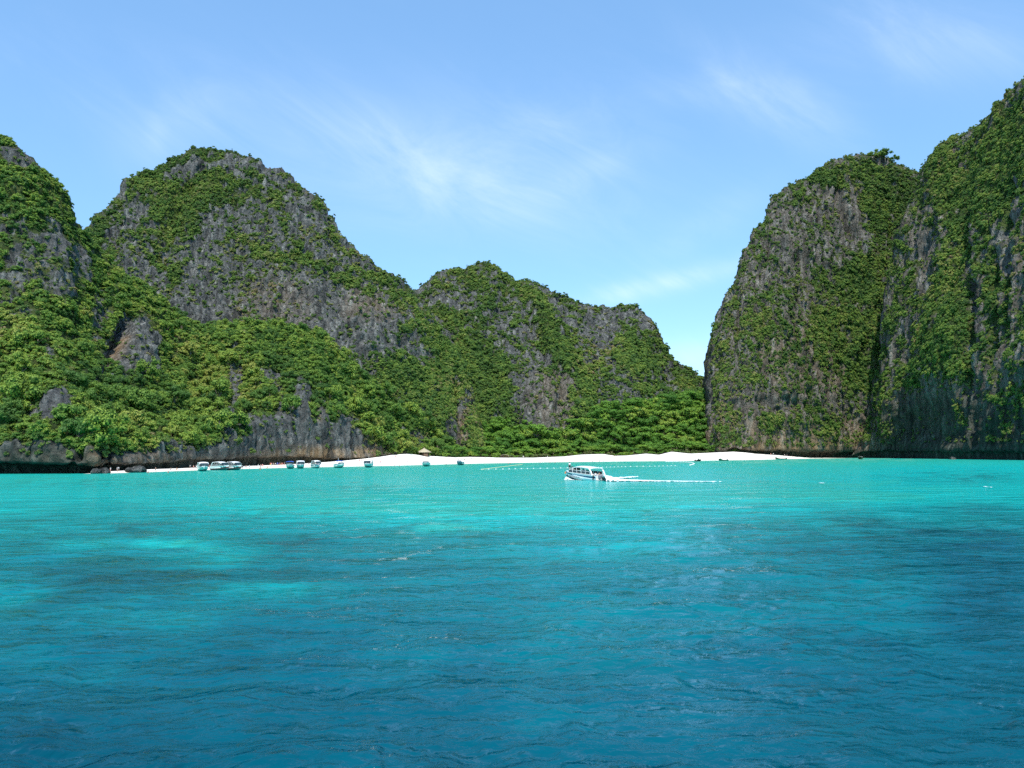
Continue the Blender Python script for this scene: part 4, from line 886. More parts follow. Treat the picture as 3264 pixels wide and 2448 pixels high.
def trees():
    rg = np.random.default_rng(9)
    # the 300 trees that show largest: the apron of the left cliff
    P, n, X, Y, v = sample('cliff_left', 9000, lambda X, Y, v, n: (v > 0.72) * (Y > 985) * (Y < 1448) * (X > -60) * (X < 1420) * (0.35 + 0.65 * smooth(1000, 1300, Y)), 51)
    k = thin(P, 5.6, 300); P = P[k]; X = X[k]; Y = Y[k]
    for q in range(len(P)):
        h = (4.8 + 8.5 * rg.uniform() ** 1.6) * (1.12 if Y[q] > 1250 else 0.92); w = h * rg.uniform(.8, 1.1)
        lev = 'upper' if Y[q] < 1130 else ('middle' if Y[q] < 1290 else 'lower')
        mark = [m for lim, m in ((110, 'at the left edge of the picture'), (250, 'beside the bare grey face left of the cave'), (345, 'just left of the red cave'), (480, 'around the grey slab by the cave'), (620, 'above the empty left sand'), (760, 'above the maroon boats'), (880, 'above the crowd under the overhang'), (1000, 'above the blue-canopied boat'), (1130, 'above the boat with the mast'), (1200, 'above the white-roofed boat'), (1270, 'above the end of the brown overhang'), (1340, 'running down behind the hut'), (9999, 'right of the lamp post')) if X[q] < lim][0]
        lab = 'green tree on the %s slope %s' % (lev, mark); grp = 'trees on the left slope'
        i = int(rg.integers(6))
        plant('jungle_tree', lab, 'tree', grp, P[q] - np.array([0, 0, .25 * h]), h, w, TREE_CROWN[i], TREE_TRUNK[i], rg.uniform(0, 6.28))
    # broadleaf trees of the flat forest behind the beach
    P, n, X, Y, v = sample('hill_centre', 9000, lambda X, Y, v, n: (Y > FLINE(X) + 14) * (Y < 1446) * (X > 1370) * (X < 2300), 52)
    k = thin(P, 7.4, 170); P = P[k]; X = X[k]
    for q in range(len(P)):
        h = rg.uniform(9, 14.5); w = h * rg.uniform(.85, 1.2); i = int(rg.integers(6))
        mark = [m for lim, m in ((1480, 'right of the lamp post'), (1620, 'behind the arched shelter'), (1760, 'below the bare middle rock wall'), (1900, 'behind the moving speedboat'), (2030, 'above the red-brown dune scrub'), (2150, 'below the notch between the hills'), (9999, 'against the foot of the right cliff')) if X[q] < lim][0]
        lab = '%s broadleaf tree in the forest %s' % ('tall green' if h > 11.8 else 'green', mark); grp = 'trees of the forest behind the beach'
        plant('broadleaf_tree', lab, 'tree', grp, P[q] - np.array([0, 0, .12 * h]), h, w, FOREST_CROWN[i], TREE_TRUNK[i], rg.uniform(0, 6.28))
    # first row right behind the sand
    xs = np.sort(np.concatenate([np.arange(1395, 2340, 17.0) + rg.uniform(-7, 7, len(np.arange(1395, 2340, 17.0)))]))
    for x in xs:
        D = float(Dback(x)) + rg.uniform(9, 26); z = float(zback(x)) + 0.5
        p = at(x, 1450, D); p[2] = z
        h = rg.uniform(6, 10.5); i = int(rg.integers(6)); w = h * rg.uniform(.9, 1.25)
        plant('broadleaf_tree', 'small tree in the first row behind the sand ' + [m for lim, m in ((1480, 'right of the lamp post'), (1620, 'around the arched shelter'), (1760, 'below the bare rock wall'), (1900, 'behind the moving speedboat'), (2030, 'by the red-brown dune scrub'), (2150, 'by the tall dune'), (9999, 'near the foot of the right cliff')) if x < lim][0], 'tree', 'first row of trees behind the sand', p - np.array([0, 0, .1 * h]), h, w, FOREST_CROWN[i], TREE_TRUNK[i], rg.uniform(0, 6.28))
    # beach shrubs at the edge of the sand
    for x in np.concatenate([np.arange(1390, 2350, 12.5), [1285, 1295, 1275, 1308, 2352, 2362, 2330]]):
        x = x + rg.uniform(-6, 6)
        if 1330 < x < 1385: continue
        D = float(Dback(x)) + rg.uniform(0.5, 9); p = at(x, 1450, D); p[2] = float(zback(x)) + 0.1
        h = rg.uniform(1.8, 4.2); dry = rg.uniform() < (0.6 if 1640 < x < 1760 or x > 2080 else 0.25); i = int(rg.integers(4, 6)) if dry else int(rg.integers(0, 4)); w = h * rg.uniform(1.0, 1.5)
        plant('beach_shrub', 'dry olive shrub at the edge of the white sand' if dry else 'fresh green shrub at the edge of the white sand', 'shrub', 'dry shrubs along the sand' if dry else 'green shrubs along the sand', p - np.array([0, 0, .1 * h]), h, w, SHRUB_CROWN[i], None, rg.uniform(0, 6.28))
def summit_trees():
    for k, (x, y, D, h) in enumerate(((2822, 512, 797, 13), (2786, 506, 796, 10), (2852, 520, 800, 9))):
        p = at(x, y, D)
        plant('jungle_tree', ['large round-headed tree on the summit of the right cliff', 'smaller tree just left of the large one on the right summit', 'small leaning tree just right of the large one on the right summit'][k], 'tree', 'trees on the right summit', p - np.array([0, 0, .1 * h]), h, h * .95, TREE_CROWN[k], TREE_TRUNK[k], k * 1.3)
vegetate()
trees()
summit_trees()
# ------------------------------------------------------------------ object materials
M_WHITE = simple('boat_gelcoat', (0.80, 0.81, 0.80), 0.25, var=0.03)
M_CREAM = simple('boat_deck', (0.62, 0.60, 0.55), 0.6)
M_BLUE = simple('blue_stripe_paint', (0.008, 0.085, 0.19), 0.3)
M_CANVAS = simple('blue_canvas', (0.025, 0.09, 0.42), 0.8, var=0.15)
M_MAROON = simple('maroon_paint', (0.17, 0.045, 0.05), 0.3)
M_AQUA = simple('aqua_hull_reflection', (0.22, 0.58, 0.52), 0.35)  # water's reflection put into the hull colour as pale aqua
M_TEAL = simple('teal_antifoul', (0.02, 0.16, 0.17), 0.5)
M_GREY = simple('grey_canvas', (0.20, 0.20, 0.23), 0.8)
M_BLACK = simple('black_plastic', (0.014, 0.014, 0.016), 0.45)
M_STEEL = simple('steel_tube', (0.55, 0.56, 0.57), 0.3, metal=0.9)
M_WOOD = simple('weathered_wood', (0.17, 0.10, 0.055), 0.8, var=0.35)
M_DARKWOOD = simple('dark_hull_wood', (0.050, 0.042, 0.028), 0.7, var=0.3)
M_GREENP = simple('green_hull_paint', (0.03, 0.13, 0.075), 0.5, var=0.2)
M_THATCH = simple('dry_thatch', (0.42, 0.36, 0.25), 0.95, var=0.35, scale=9)
M_PLANK = simple('hut_plank', (0.28, 0.17, 0.11), 0.85, var=0.3)
M_ROPE = simple('float_white', (0.80, 0.82, 0.78), 0.6)
M_YELLOW = simple('yellow_float', (0.62, 0.60, 0.34), 0.6)
M_ORANGE = simple('orange_buoy', (0.62, 0.22, 0.08), 0.5)
M_SKIN = simple('skin', (0.46, 0.27, 0.19), 0.6, var=0.12)
M_HAIR = simple('dark_hair', (0.025, 0.018, 0.014), 0.6)
def glass():
    m, N, L, b = new_mat('tinted_glass')
    b.inputs['Base Color'].default_value = (0.02, 0.035, 0.04, 1); b.inputs['Roughness'].default_value = 0.08; b.inputs['IOR'].default_value = 1.45
    nz = N.new('ShaderNodeTexNoise'); nz.inputs['Scale'].default_value = 2.0
    mr = N.new('ShaderNodeMapRange'); mr.inputs[3].default_value = 0.05; mr.inputs[4].default_value = 0.15; L.new(nz.outputs['Fac'], mr.inputs[0]); L.new(mr.outputs[0], b.inputs['Roughness'])
    return m
M_GLASS = glass()
CLOTH = {k: simple('cloth_' + k, c, 0.85, var=0.15) for k, c in dict(red=(0.55, 0.06, 0.05), pink=(0.70, 0.28, 0.28), white=(0.78, 0.78, 0.76), blue=(0.05, 0.12, 0.5), grey=(0.28, 0.29, 0.31), orange=(0.72, 0.26, 0.06), black=(0.02, 0.02, 0.025), yellow=(0.72, 0.62, 0.10), green=(0.06, 0.24, 0.10), purple=(0.20, 0.07, 0.24)).items()}
def foam():
    m, N, L, b = new_mat('sea_foam')
    b.inputs['Roughness'].default_value = 0.7
    geo = N.new('ShaderNodeNewGeometry'); nz = N.new('ShaderNodeTexNoise'); nz.inputs['Scale'].default_value = 1.3; nz.inputs['Detail'].default_value = 6; L.new(geo.outputs['Position'], nz.inputs['Vector'])
    c = ramp(N, [(0.35, (0.55, 0.74, 0.76)), (0.6, (0.86, 0.90, 0.90))]); L.new(nz.outputs['Fac'], c.inputs[0]); L.new(c.outputs[0], b.inputs['Base Color'])
    return m
M_FOAM = foam()

# ------------------------------------------------------------------ shape helpers
def box(cx, cy, cz, sx, sy, sz):
    v = [(cx + a * sx / 2, cy + b * sy / 2, cz + c * sz / 2) for c in (-1, 1) for b in (-1, 1) for a in (-1, 1)]
    f = [(0, 2, 3, 1), (4, 5, 7, 6), (0, 1, 5, 4), (2, 6, 7, 3), (0, 4, 6, 2), (1, 3, 7, 5)]
    return v, f

def rbox(cx, cy, cz, sx, sy, sz, bev=0.05, seg=2):
    bm = bmesh.new(); bmesh.ops.create_cube(bm, size=1.0)
    bmesh.ops.scale(bm, vec=(sx, sy, sz), verts=bm.verts)
    bmesh.ops.bevel(bm, geom=list(bm.edges), offset=bev, segments=seg, affect='EDGES', profile=0.5)
    bmesh.ops.translate(bm, vec=(cx, cy, cz), verts=bm.verts)
    v = [tuple(x.co) for x in bm.verts]; f = [[y.index for y in x.verts] for x in bm.faces]; bm.free()
    return v, f

def loft(sections, close=False, cap=False):
    n = len(sections[0]); V = [p for s in sections for p in s]; F = []
    for k in range(len(sections) - 1):
        for j in range(n if close else n - 1):
            j2 = (j + 1) % n
            F.append((k * n + j, k * n + j2, (k + 1) * n + j2, (k + 1) * n + j))
    if cap:
        F.append(tuple(range(n - 1, -1, -1))); F.append(tuple(range((len(sections) - 1) * n, len(sections) * n)))
    return V, F

def part(name, shapes, mat, parent, smooth_shade=False):
    V, F = join_parts(shapes if isinstance(shapes, list) else [shapes])
    return mesh_obj(name, V, F, mat, parent, smooth_shade)

def thick(sections, t):
    """closed slab from a sheet of sections: upper points, then the same points lowered by t"""
    return loft([list(s) + [(p[0], p[1], p[2] - t) for p in reversed(s)] for s in sections], close=True, cap=True)

def copy_tree(o, parent=None):
    c = o.copy(); C.objects.link(c); c.parent = parent
    for ch in list(o.children): copy_tree(ch, c)
    return c

# ------------------------------------------------------------------ speedboat
def hull_sections(L=11.0, B=3.2, free=1.15, draft=0.45):
    st = []
    for s in np.linspace(0, 1, 13):
        x = -L / 2 + L * s
        taper = 1 - max(0, (s - 0.45) / 0.55) ** 2.2
        bg = B / 2 * max(taper, 0.02); bc = bg * (0.86 - 0.35 * s * s)
        zk = -draft + 0.9 * draft * max(0, (s - 0.55) / 0.45) ** 2 * 2.2; zc = 0.05 + 0.62 * s ** 3; zg = free + 0.35 * s * s
        st.append((x, bg, bc, zk, zc, zg))
    return st

def band(st, f0, f1, off=0.0):
    """strip of both topsides between chine (0) and gunwale (1)"""
    out = []
    for sgn in (-1, 1):
        secs = []
        for (x, bg, bc, zk, zc, zg) in st:
            row = []
            for f in (f0, (f0 + f1) / 2, f1):
                row.append((x, sgn * (bc + (bg - bc) * f ** .8 + off), zc + (zg - zc) * f))
            secs.append(row)
        out.append(loft(secs))
    return out

def speedboat(name, label, group, loc, rz, L=9.0, B=2.8, roof='hard', top=M_WHITE, stripe=M_BLUE, side=M_WHITE, bottom=M_TEAL, mast=False, detail=False, pitch=0.0, lift=0.0):
    r = empty(name, loc, rz); r.rotation_euler = (0, -pitch, rz); r.location.z += lift
    tag(r, label, 'boat', group)
    st = hull_sections(L, B)
    bot = []
    for (x, bg, bc, zk, zc, zg) in st:
        bot.append([(x, -bc, zc), (x, -bc * .5, (zc + zk) / 2 - .03), (x, 0, zk), (x, bc * .5, (zc + zk) / 2 - .03), (x, bc, zc)])
    part('hull_bottom', loft(bot), bottom, r)
    x, bg, bc, zk, zc, zg = st[0]
    tr = [(x, -bc, zc), (x, 0, zk), (x, bc, zc), (x, bg, zg), (x, -bg, zg)]
    hull = part('hull', band(st, 0, .50) + [(tr, [(0, 4, 3, 2, 1)])], side, r, False)
    part('stripe', band(st, .50, .82, 0.006), stripe, hull)
    part('gunwale', band(st, .82, 1.0), M_WHITE, hull)
    dk = [[(x, -bg * .97, zg - .02), (x, 0, zg + .05), (x, bg * .97, zg - .02)] for (x, bg, bc, zk, zc, zg) in st if x > L * .12]
    part('foredeck', loft(dk), M_WHITE, r)
    ck = [[(x, -bg * .94, zg - .75), (x, 0, zg - .75), (x, bg * .94, zg - .75)] for (x, bg, bc, zk, zc, zg) in st if x <= L * .2]
    part('cockpit_floor', loft(ck), M_CREAM, r)
    inner = []
    for sgn in (-1, 1):
        inner.append(loft([[(x, sgn * bg * .94, zg - .75), (x, sgn * bg * .94, zg), (x, sgn * bg * 1.0, zg + .01)] for (x, bg, bc, zk, zc, zg) in st if x <= L * .2]))
    part('coaming', inner, M_WHITE, r)
    zg = 1.2; hb = B / 2
    # seats
    for sx in (-L * .30, -L * .12):
        part('bench_seat', [rbox(sx, 0, zg - .48, .55, B * .72, .42, .06), rbox(sx - .28, 0, zg - .1, .14, B * .72, .45, .05)], M_CREAM, r)
    zt = zg + 1.55 if roof == 'hard' else zg + 1.35
    x0, x1 = -L * .36, L * .20
    secs = []
    for x in np.linspace(x0, x1, 8):
        e = (x - x0) / (x1 - x0); drop = .16 * (2 * e - 1) ** 2 + (.28 * max(0, e - .75) / .25 if roof == 'hard' else 0)
        secs.append([(x, y * hb * .93, zt - drop - .16 * abs(y) ** 2.5) for y in (-1, -.8, -.45, 0, .45, .8, 1)])
    part('roof', thick(secs, .12 if roof == 'hard' else .05), top, r, False)
    if roof == 'hard':
        # sweeping rear arch, window band with panes, windscreen
        for sgn in (-1, 1):
            part('rear_arch', tube_path([(x0 - .55, sgn * hb * .96, zg - .1), (x0 - .1, sgn * hb * .95, zg + .7), (x0 + .65, sgn * hb * .92, zt - .22)], [.16, .14, .12], 8), M_WHITE, r)
            rail = part('window_frame', [tube_path([(x0 - .1, sgn * hb * .965, zg + .04), (x1 + 1.0, sgn * hb * .93, zg + .16)], [.05, .05], 6),
                                         tube_path([(x0 + .25, sgn * hb * .955, zg + .62), (x1 + .55, sgn * hb * .90, zg + .70)], [.035, .035], 6)], M_WHITE, r)
            nw = 5
            for k in range(nw):
                xa = x0 + .15 + (x1 + .4 - x0) * k / nw; xb = x0 + .15 + (x1 + .4 - x0) * (k + 1) / nw - .09
                ya = sgn * hb * .952
                part('pillar', tube_path([(xa, ya, zg + .05), (xa + .22, sgn * hb * .93, zt - .3)], [.035, .03], 5), M_WHITE, rail)
                v = [(xa + .05, ya, zg + .10), (xb, ya * .99, zg + .10), (xb + .12, ya * .975, zg + .58), (xa + .17, ya * .975, zg + .58)]
                part('window_pane', (v, [(0, 1, 2, 3)]), M_GLASS, rail)
        v = [(x1 + .95, -hb * .8, zg + .12), (x1 + .95, hb * .8, zg + .12), (x1 + .1, hb * .8, zt - .4), (x1 + .1, -hb * .8, zt - .4)]
        part('windscreen', (v, [(0, 1, 2, 3)]), M_GLASS, r)
        part('cabin_front', loft([[(x1 + .95, -hb * .8, zg + .1), (x1 + .95, hb * .8, zg + .1)], [(x1 + 1.9, -hb * .55, zg + .05), (x1 + 1.9, hb * .55, zg + .05)]]), M_WHITE, r)
    else:
        for sgn in (-1, 1):
            for xx in (x0 + .1, x1 - .1):
                part('canopy_post', tube_path([(xx * .9, sgn * hb * .93, zg - .1), (xx, sgn * hb * .9, zt - .25)], [.03, .03], 6), M_STEEL, r)
        v = [(x1 + .5, -hb * .75, zg), (x1 + .5, hb * .75, zg), (x1 + .1, hb * .7, zg + .62), (x1 + .1, -hb * .7, zg + .62)]
        part('windscreen', (v, [(0, 1, 2, 3)]), M_GLASS, r)
        part('console', rbox(x1, 0, zg - .25, .7, B * .5, .9, .08), M_WHITE, r)
    if mast:
        part('mast', tube_path([(x0 + .8, 0, zt - .05), (x0 + .7, 0, zt + 1.1)], [.05, .03], 6), M_WHITE, r)
    # bow rail
    rp = [(x, sgn * bg * .9, zg2 + .45) for sgn in (-1, 1) for (x, bg, bc, zk, zc, zg2) in (st[8:] if sgn < 0 else st[8:][::-1])]
    part('bow_rail', [tube_path(rp, [.025] * len(rp), 5)] + [tube_path([(x, s * bg * .9, z), (x, s * bg * .9, z + .45)], [.02, .02], 5) for s in (-1, 1) for (x, bg, bc, zk, zc, z) in st[8:13:2]], M_STEEL, r)
    for ey in ((-.75, 0, .75) if detail else (-.5, .5)):
        e = part('outboard_engine', [rbox(-L / 2 - .28, ey, .98, .62, .46, .62, .12, 3), rbox(-L / 2 - .2, ey, .42, .26, .2, .75, .05)], M_GREY if detail else M_BLACK, r)
        part('propeller_leg', rbox(-L / 2 - .22, ey, -.2, .34, .12, .7, .04), M_BLACK, e)
    return r, st, zg, zt

# ------------------------------------------------------------------ long-tail boat
def longtail(name, label, group, loc, rz, L=9.0, B=1.9, hull_mat=M_DARKWOOD, canopy=M_CANVAS, pole=True, cov=(-.2, .12), ribbon=False):
    r = empty(name, loc, rz); tag(r, label, 'boat', group)
    secs = []; ins = []; gun = []
    for s in np.linspace(0, 1, 15):
        x = -L / 2 + L * s
        b = B / 2 * (math.sin(math.pi * min(1, .22 + .78 * (1 - s))) ** .55 if s > 0.25 else .84 + .16 * s / .25)
        b = max(b, .05); zg = .62 + 1.35 * max(0, s - .55) ** 2 * 4.2 + .12 * max(0, .3 - s); zb = -.28 + 1.0 * max(0, s - .72) ** 2 * 9
        zb = min(zb, zg - .2)
        secs.append([(x, -b, zg), (x, -b * .82, (zg + zb) / 2), (x, -b * .4, zb), (x, b * .4, zb), (x, b * .82, (zg + zb) / 2), (x, b, zg)])
        ins.append([(x, -b * .93, zg - .02), (x, -b * .5, max(zb + .15, zg - .5)), (x, b * .5, max(zb + .15, zg - .5)), (x, b * .93, zg - .02)])
        gun.append((x, b, zg))
    part('hull', [loft(secs), ([secs[0][k] for k in range(6)], [(0, 1, 2, 3, 4, 5)])], hull_mat, r)
    part('inner_hull', loft(ins), M_WOOD, r)
    part('gunwale', [tube_path([(x, s * b, z) for (x, b, z) in gun], [.05] * len(gun), 5) for s in (-1, 1)], M_WOOD, r)
    part('prow', tube_path([(L / 2 - .1, 0, gun[-1][2] - .25), (L / 2 + .2, 0, gun[-1][2] + .55), (L / 2 + .28, 0, gun[-1][2] + 1.0)], [.09, .08, .06], 6), M_WOOD, r)
    for k, x in enumerate((-L * .18, 0.0, L * .16)):
        part('thwart', box(x, 0, .45, .28, B * .78, .05), M_WOOD, r)
    if canopy:
        xa, xb = L * cov[0], L * cov[1]
        s2 = [[(x, y * B * .5, 1.95 - .22 * abs(y) ** 2) for y in (-1, -.5, 0, .5, 1)] for x in np.linspace(xa, xb, 5)]
        part('canopy', thick(s2, .05), canopy, r)
        for x in (xa + .1, xb - .1):
            for s in (-1, 1):
                part('canopy_post', tube_path([(x, s * B * .44, .5), (x, s * B * .46, 1.75)], [.03, .03], 5), M_WOOD, r)
    e = part('engine', [rbox(-L / 2 + .35, 0, 1.0, .75, .42, .45, .08), box(-L / 2 + .35, 0, .62, .3, .2, .4)], M_BLACK, r)
    part('propeller_shaft', tube_path([(-L / 2, 0, 1.0), (-L / 2 - 1.9, 0, .05)], [.04, .03], 5), M_STEEL, e)
    if pole:
        part('steering_arm', tube_path([(-L / 2 + .6, 0, 1.1), (-L / 2 + 1.5, 0, 1.35)], [.03, .025], 5), M_STEEL, e)
    return r

# ------------------------------------------------------------------ people
def person_body(pose):
    J = {}; E = []
    def add(n, p, rad): J[n] = (p, rad)
    if pose == 'sit':
        hip = .45; kz = .47
        add('pel', (0, 0, hip), .135); add('waist', (0, -.02, hip + .2), .12); add('chest', (0, -.02, hip + .40), .145); add('neck', (0, 0, hip + .56), .055)
        add('hd', (0, .03, hip + .66), .09); add('top', (0, .02, hip + .80), .07); add('nose', (0, .12, hip + .68), .018)
        legs = {s: [((.09 * s), .05, hip, .085), (.11 * s, .42, kz, .062), (.11 * s, .47, .08, .042), (.11 * s, .60, .035, .035)] for s in (-1, 1)}
        arms = {s: [(.19 * s, 0, hip + .48, .052), (.25 * s, .06, hip + .22, .042), (.17 * s, .28, hip + .1, .03)] for s in (-1, 1)}
    else:
        st = .16 if pose == 'walk' else .0
        add('pel', (0, 0, .90), .13); add('waist', (0, 0, 1.06), .115); add('chest', (0, .01, 1.27), .145); add('neck', (0, .01, 1.44), .052)
        add('hd', (0, .03, 1.55), .088); add('top', (0, .02, 1.68), .068); add('nose', (0, .12, 1.57), .018)
        legs = {s: [(.09 * s, st * s * .2, .84, .088), (.10 * s, st * s * .9 + .02, .48, .062), (.10 * s, st * s * 1.6 - .03, .09, .042), (.11 * s, st * s * 1.6 + .12, .035, .036)] for s in (-1, 1)}
        arms = {s: [(.19 * s, 0, 1.36, .052), (.25 * s, -st * s * .7 - .02, 1.10, .042), (.25 * s, -st * s * 1.1 + .06, .86, .03)] for s in (-1, 1)}
    seq = ['pel', 'waist', 'chest', 'neck', 'hd', 'top']
    E += list(zip(seq[:-1], seq[1:])); E.append(('hd', 'nose'))
    for s in (-1, 1):
        prev = 'pel'
        for k, (x, y, z, rd) in enumerate(legs[s]):
            n = 'l%d%d' % (s, k); add(n, (x, y, z), rd); E.append((prev, n)); prev = n
        prev = 'chest'
        for k, (x, y, z, rd) in enumerate(arms[s]):
            n = 'a%d%d' % (s, k); add(n, (x, y, z), rd); E.append((prev, n)); prev = n
        w = np.array(arms[s][2][:3]); e = np.array(arms[s][1][:3]); d = (w - e) / np.linalg.norm(w - e)
        side = np.array([0, 1., 0]) - d * d[1]; side /= np.linalg.norm(side)
        pn = 'p%d' % s; add(pn, tuple(w + d * .07), .03); E.append((prev, pn))
        for f in range(4):
            q = 'f%d%d' % (s, f); o = (f - 1.5) * .022
            add(q, tuple(w + d * (.145 + .012 * (1.5 - abs(f - 1.3))) + side * o), .0095); E.append((pn, q))
        q = 't%d' % s; add(q, tuple(w + d * .09 + side * .055), .011); E.append((pn, q))
    names = list(J); idx = {n: i for i, n in enumerate(names)}
    me = bpy.data.meshes.new('tmp'); me.from_pydata([J[n][0] for n in names], [(idx[a], idx[b]) for a, b in E], [])
    o = bpy.data.objects.new('tmp', me); C.objects.link(o)
    md = o.modifiers.new('skin', 'SKIN'); md.use_smooth_shade = True
    if not me.skin_vertices: me.skin_vertices.new() if hasattr(me.skin_vertices, 'new') else None
    sv = me.skin_vertices[0].data
    for n in names:
        rd = J[n][1]; k = 1.0
        sv[idx[n]].radius = (rd * (1.15 if n in ('chest', 'pel') else 1), rd * (.8 if n in ('chest', 'waist') else 1))
        sv[idx[n]].use_root = (n == 'pel')
    ss = o.modifiers.new('sub', 'SUBSURF'); ss.levels = 1; ss.render_levels = 1
    dg = bpy.context.evaluated_depsgraph_get()
    out = bpy.data.meshes.new_from_object(o.evaluated_get(dg))
    out.name = 'person_' + pose
    bpy.data.objects.remove(o, do_unlink=True); bpy.data.meshes.remove(me)
    out.materials.clear(); out.materials.append(M_SKIN)
    return out, J

def person_kit(pose):
    body, J = person_body(pose)
    def ring(c, rx, ry, n=10): return [(c[0] + rx * math.cos(2 * math.pi * k / n), c[1] + ry * math.sin(2 * math.pi * k / n), c[2]) for k in range(n)]
    pel = J['pel'][0]; wa = J['waist'][0]; ch = J['chest'][0]; hd = J['hd'][0]
    sh = [loft([ring((0, pel[1], pel[2] - .10), .185, .16), ring((0, pel[1], pel[2] + .02), .19, .165), ring((0, wa[1], pel[2] + .13), .165, .135)], True, True)]
    for s in (-1, 1):
        a = np.array(J['l%d0' % s][0]); b = np.array(J['l%d1' % s][0]); m = a + (b - a) * .55
        sh.append(tube_path([a + (0, 0, .03), m], [.125, .105], 8))
    tp = [loft([ring((0, wa[1], wa[2] - .04), .165, .135), ring((0, ch[1], ch[2]), .205, .15), ring((0, ch[1], ch[2] + .12), .175, .115), ring((0, ch[1], ch[2] + .16), .08, .08)], True, True)]
    for s in (-1, 1):
        a = np.array(J['a%d0' % s][0]); b = np.array(J['a%d1' % s][0])
        tp.append(tube_path([a + (-.05 * s, 0, .01), a, a + (b - a) * .5], [.07, .072, .06], 8))
    V, F = join_parts(sh); shorts = raw_mesh('shorts_' + pose, V, F, CLOTH['blue'], True)
    V, F = join_parts(tp); topm = raw_mesh('top_' + pose, V, F, CLOTH['white'], True)
    v, f = ico((0, hd[1] - .022, hd[2] + .055), .112, 2, None, 0, 1.05)
    hv = [p for p in v]; hf = [g for g in f if np.mean([v[i][2] for i in g]) > hd[2] + .03 or np.mean([v[i][1] for i in g]) < hd[1] - .05]
    hair = raw_mesh('hair_' + pose, hv, hf, M_HAIR, True)
    return dict(body=body, shorts=shorts, top=topm, hair=hair)
KITS = {p: person_kit(p) for p in ('stand', 'walk', 'sit')}

def person(label, loc, rz, pose='stand', shorts='blue', top=None, group=None, scale=1.0):
    K = KITS[pose]
    b = bpy.data.objects.new('person', K['body']); C.objects.link(b)
    b.location = loc; b.rotation_euler = (0, 0, rz); b.scale = (scale,) * 3
    tag(b, label, 'person', group)
    for nm, key, col in (('shorts', 'shorts', shorts), ('shirt', 'top', top), ('hair', 'hair', None)):
        if key == 'top' and top is None: continue
        o = bpy.data.objects.new(nm, K[key]); C.objects.link(o); o.parent = b
        if col:
            o.material_slots[0].link = 'OBJECT'; o.material_slots[0].material = CLOTH[col]
    return b

# ------------------------------------------------------------------ placing on the sand
from mathutils.bvhtree import BVHTree
def _bvh(o):
    me = o.data
    return BVHTree.FromPolygons([tuple(v.co) for v in me.vertices], [tuple(p.vertices) for p in me.polygons])
BEACH = _bvh(bpy.data.objects['beach'])
def on_sand(px, py):
    r = Vector(rays(px, py)).normalized()
    hit = BEACH.ray_cast(Vector((0, 0, CAM_Z)), r)
    if hit[0] is None or hit[0].z < -0.3:
        p = on_sea(px, py); return Vector((p[0], p[1], -0.35))
    return hit[0]
def sand_at(px, D):
    p = at(px, 1450, D); hit = BEACH.ray_cast(Vector((p[0], p[1], 80)), Vector((0, 0, -1)))
    return hit[0] if hit[0] is not None else Vector((p[0], p[1], 0))

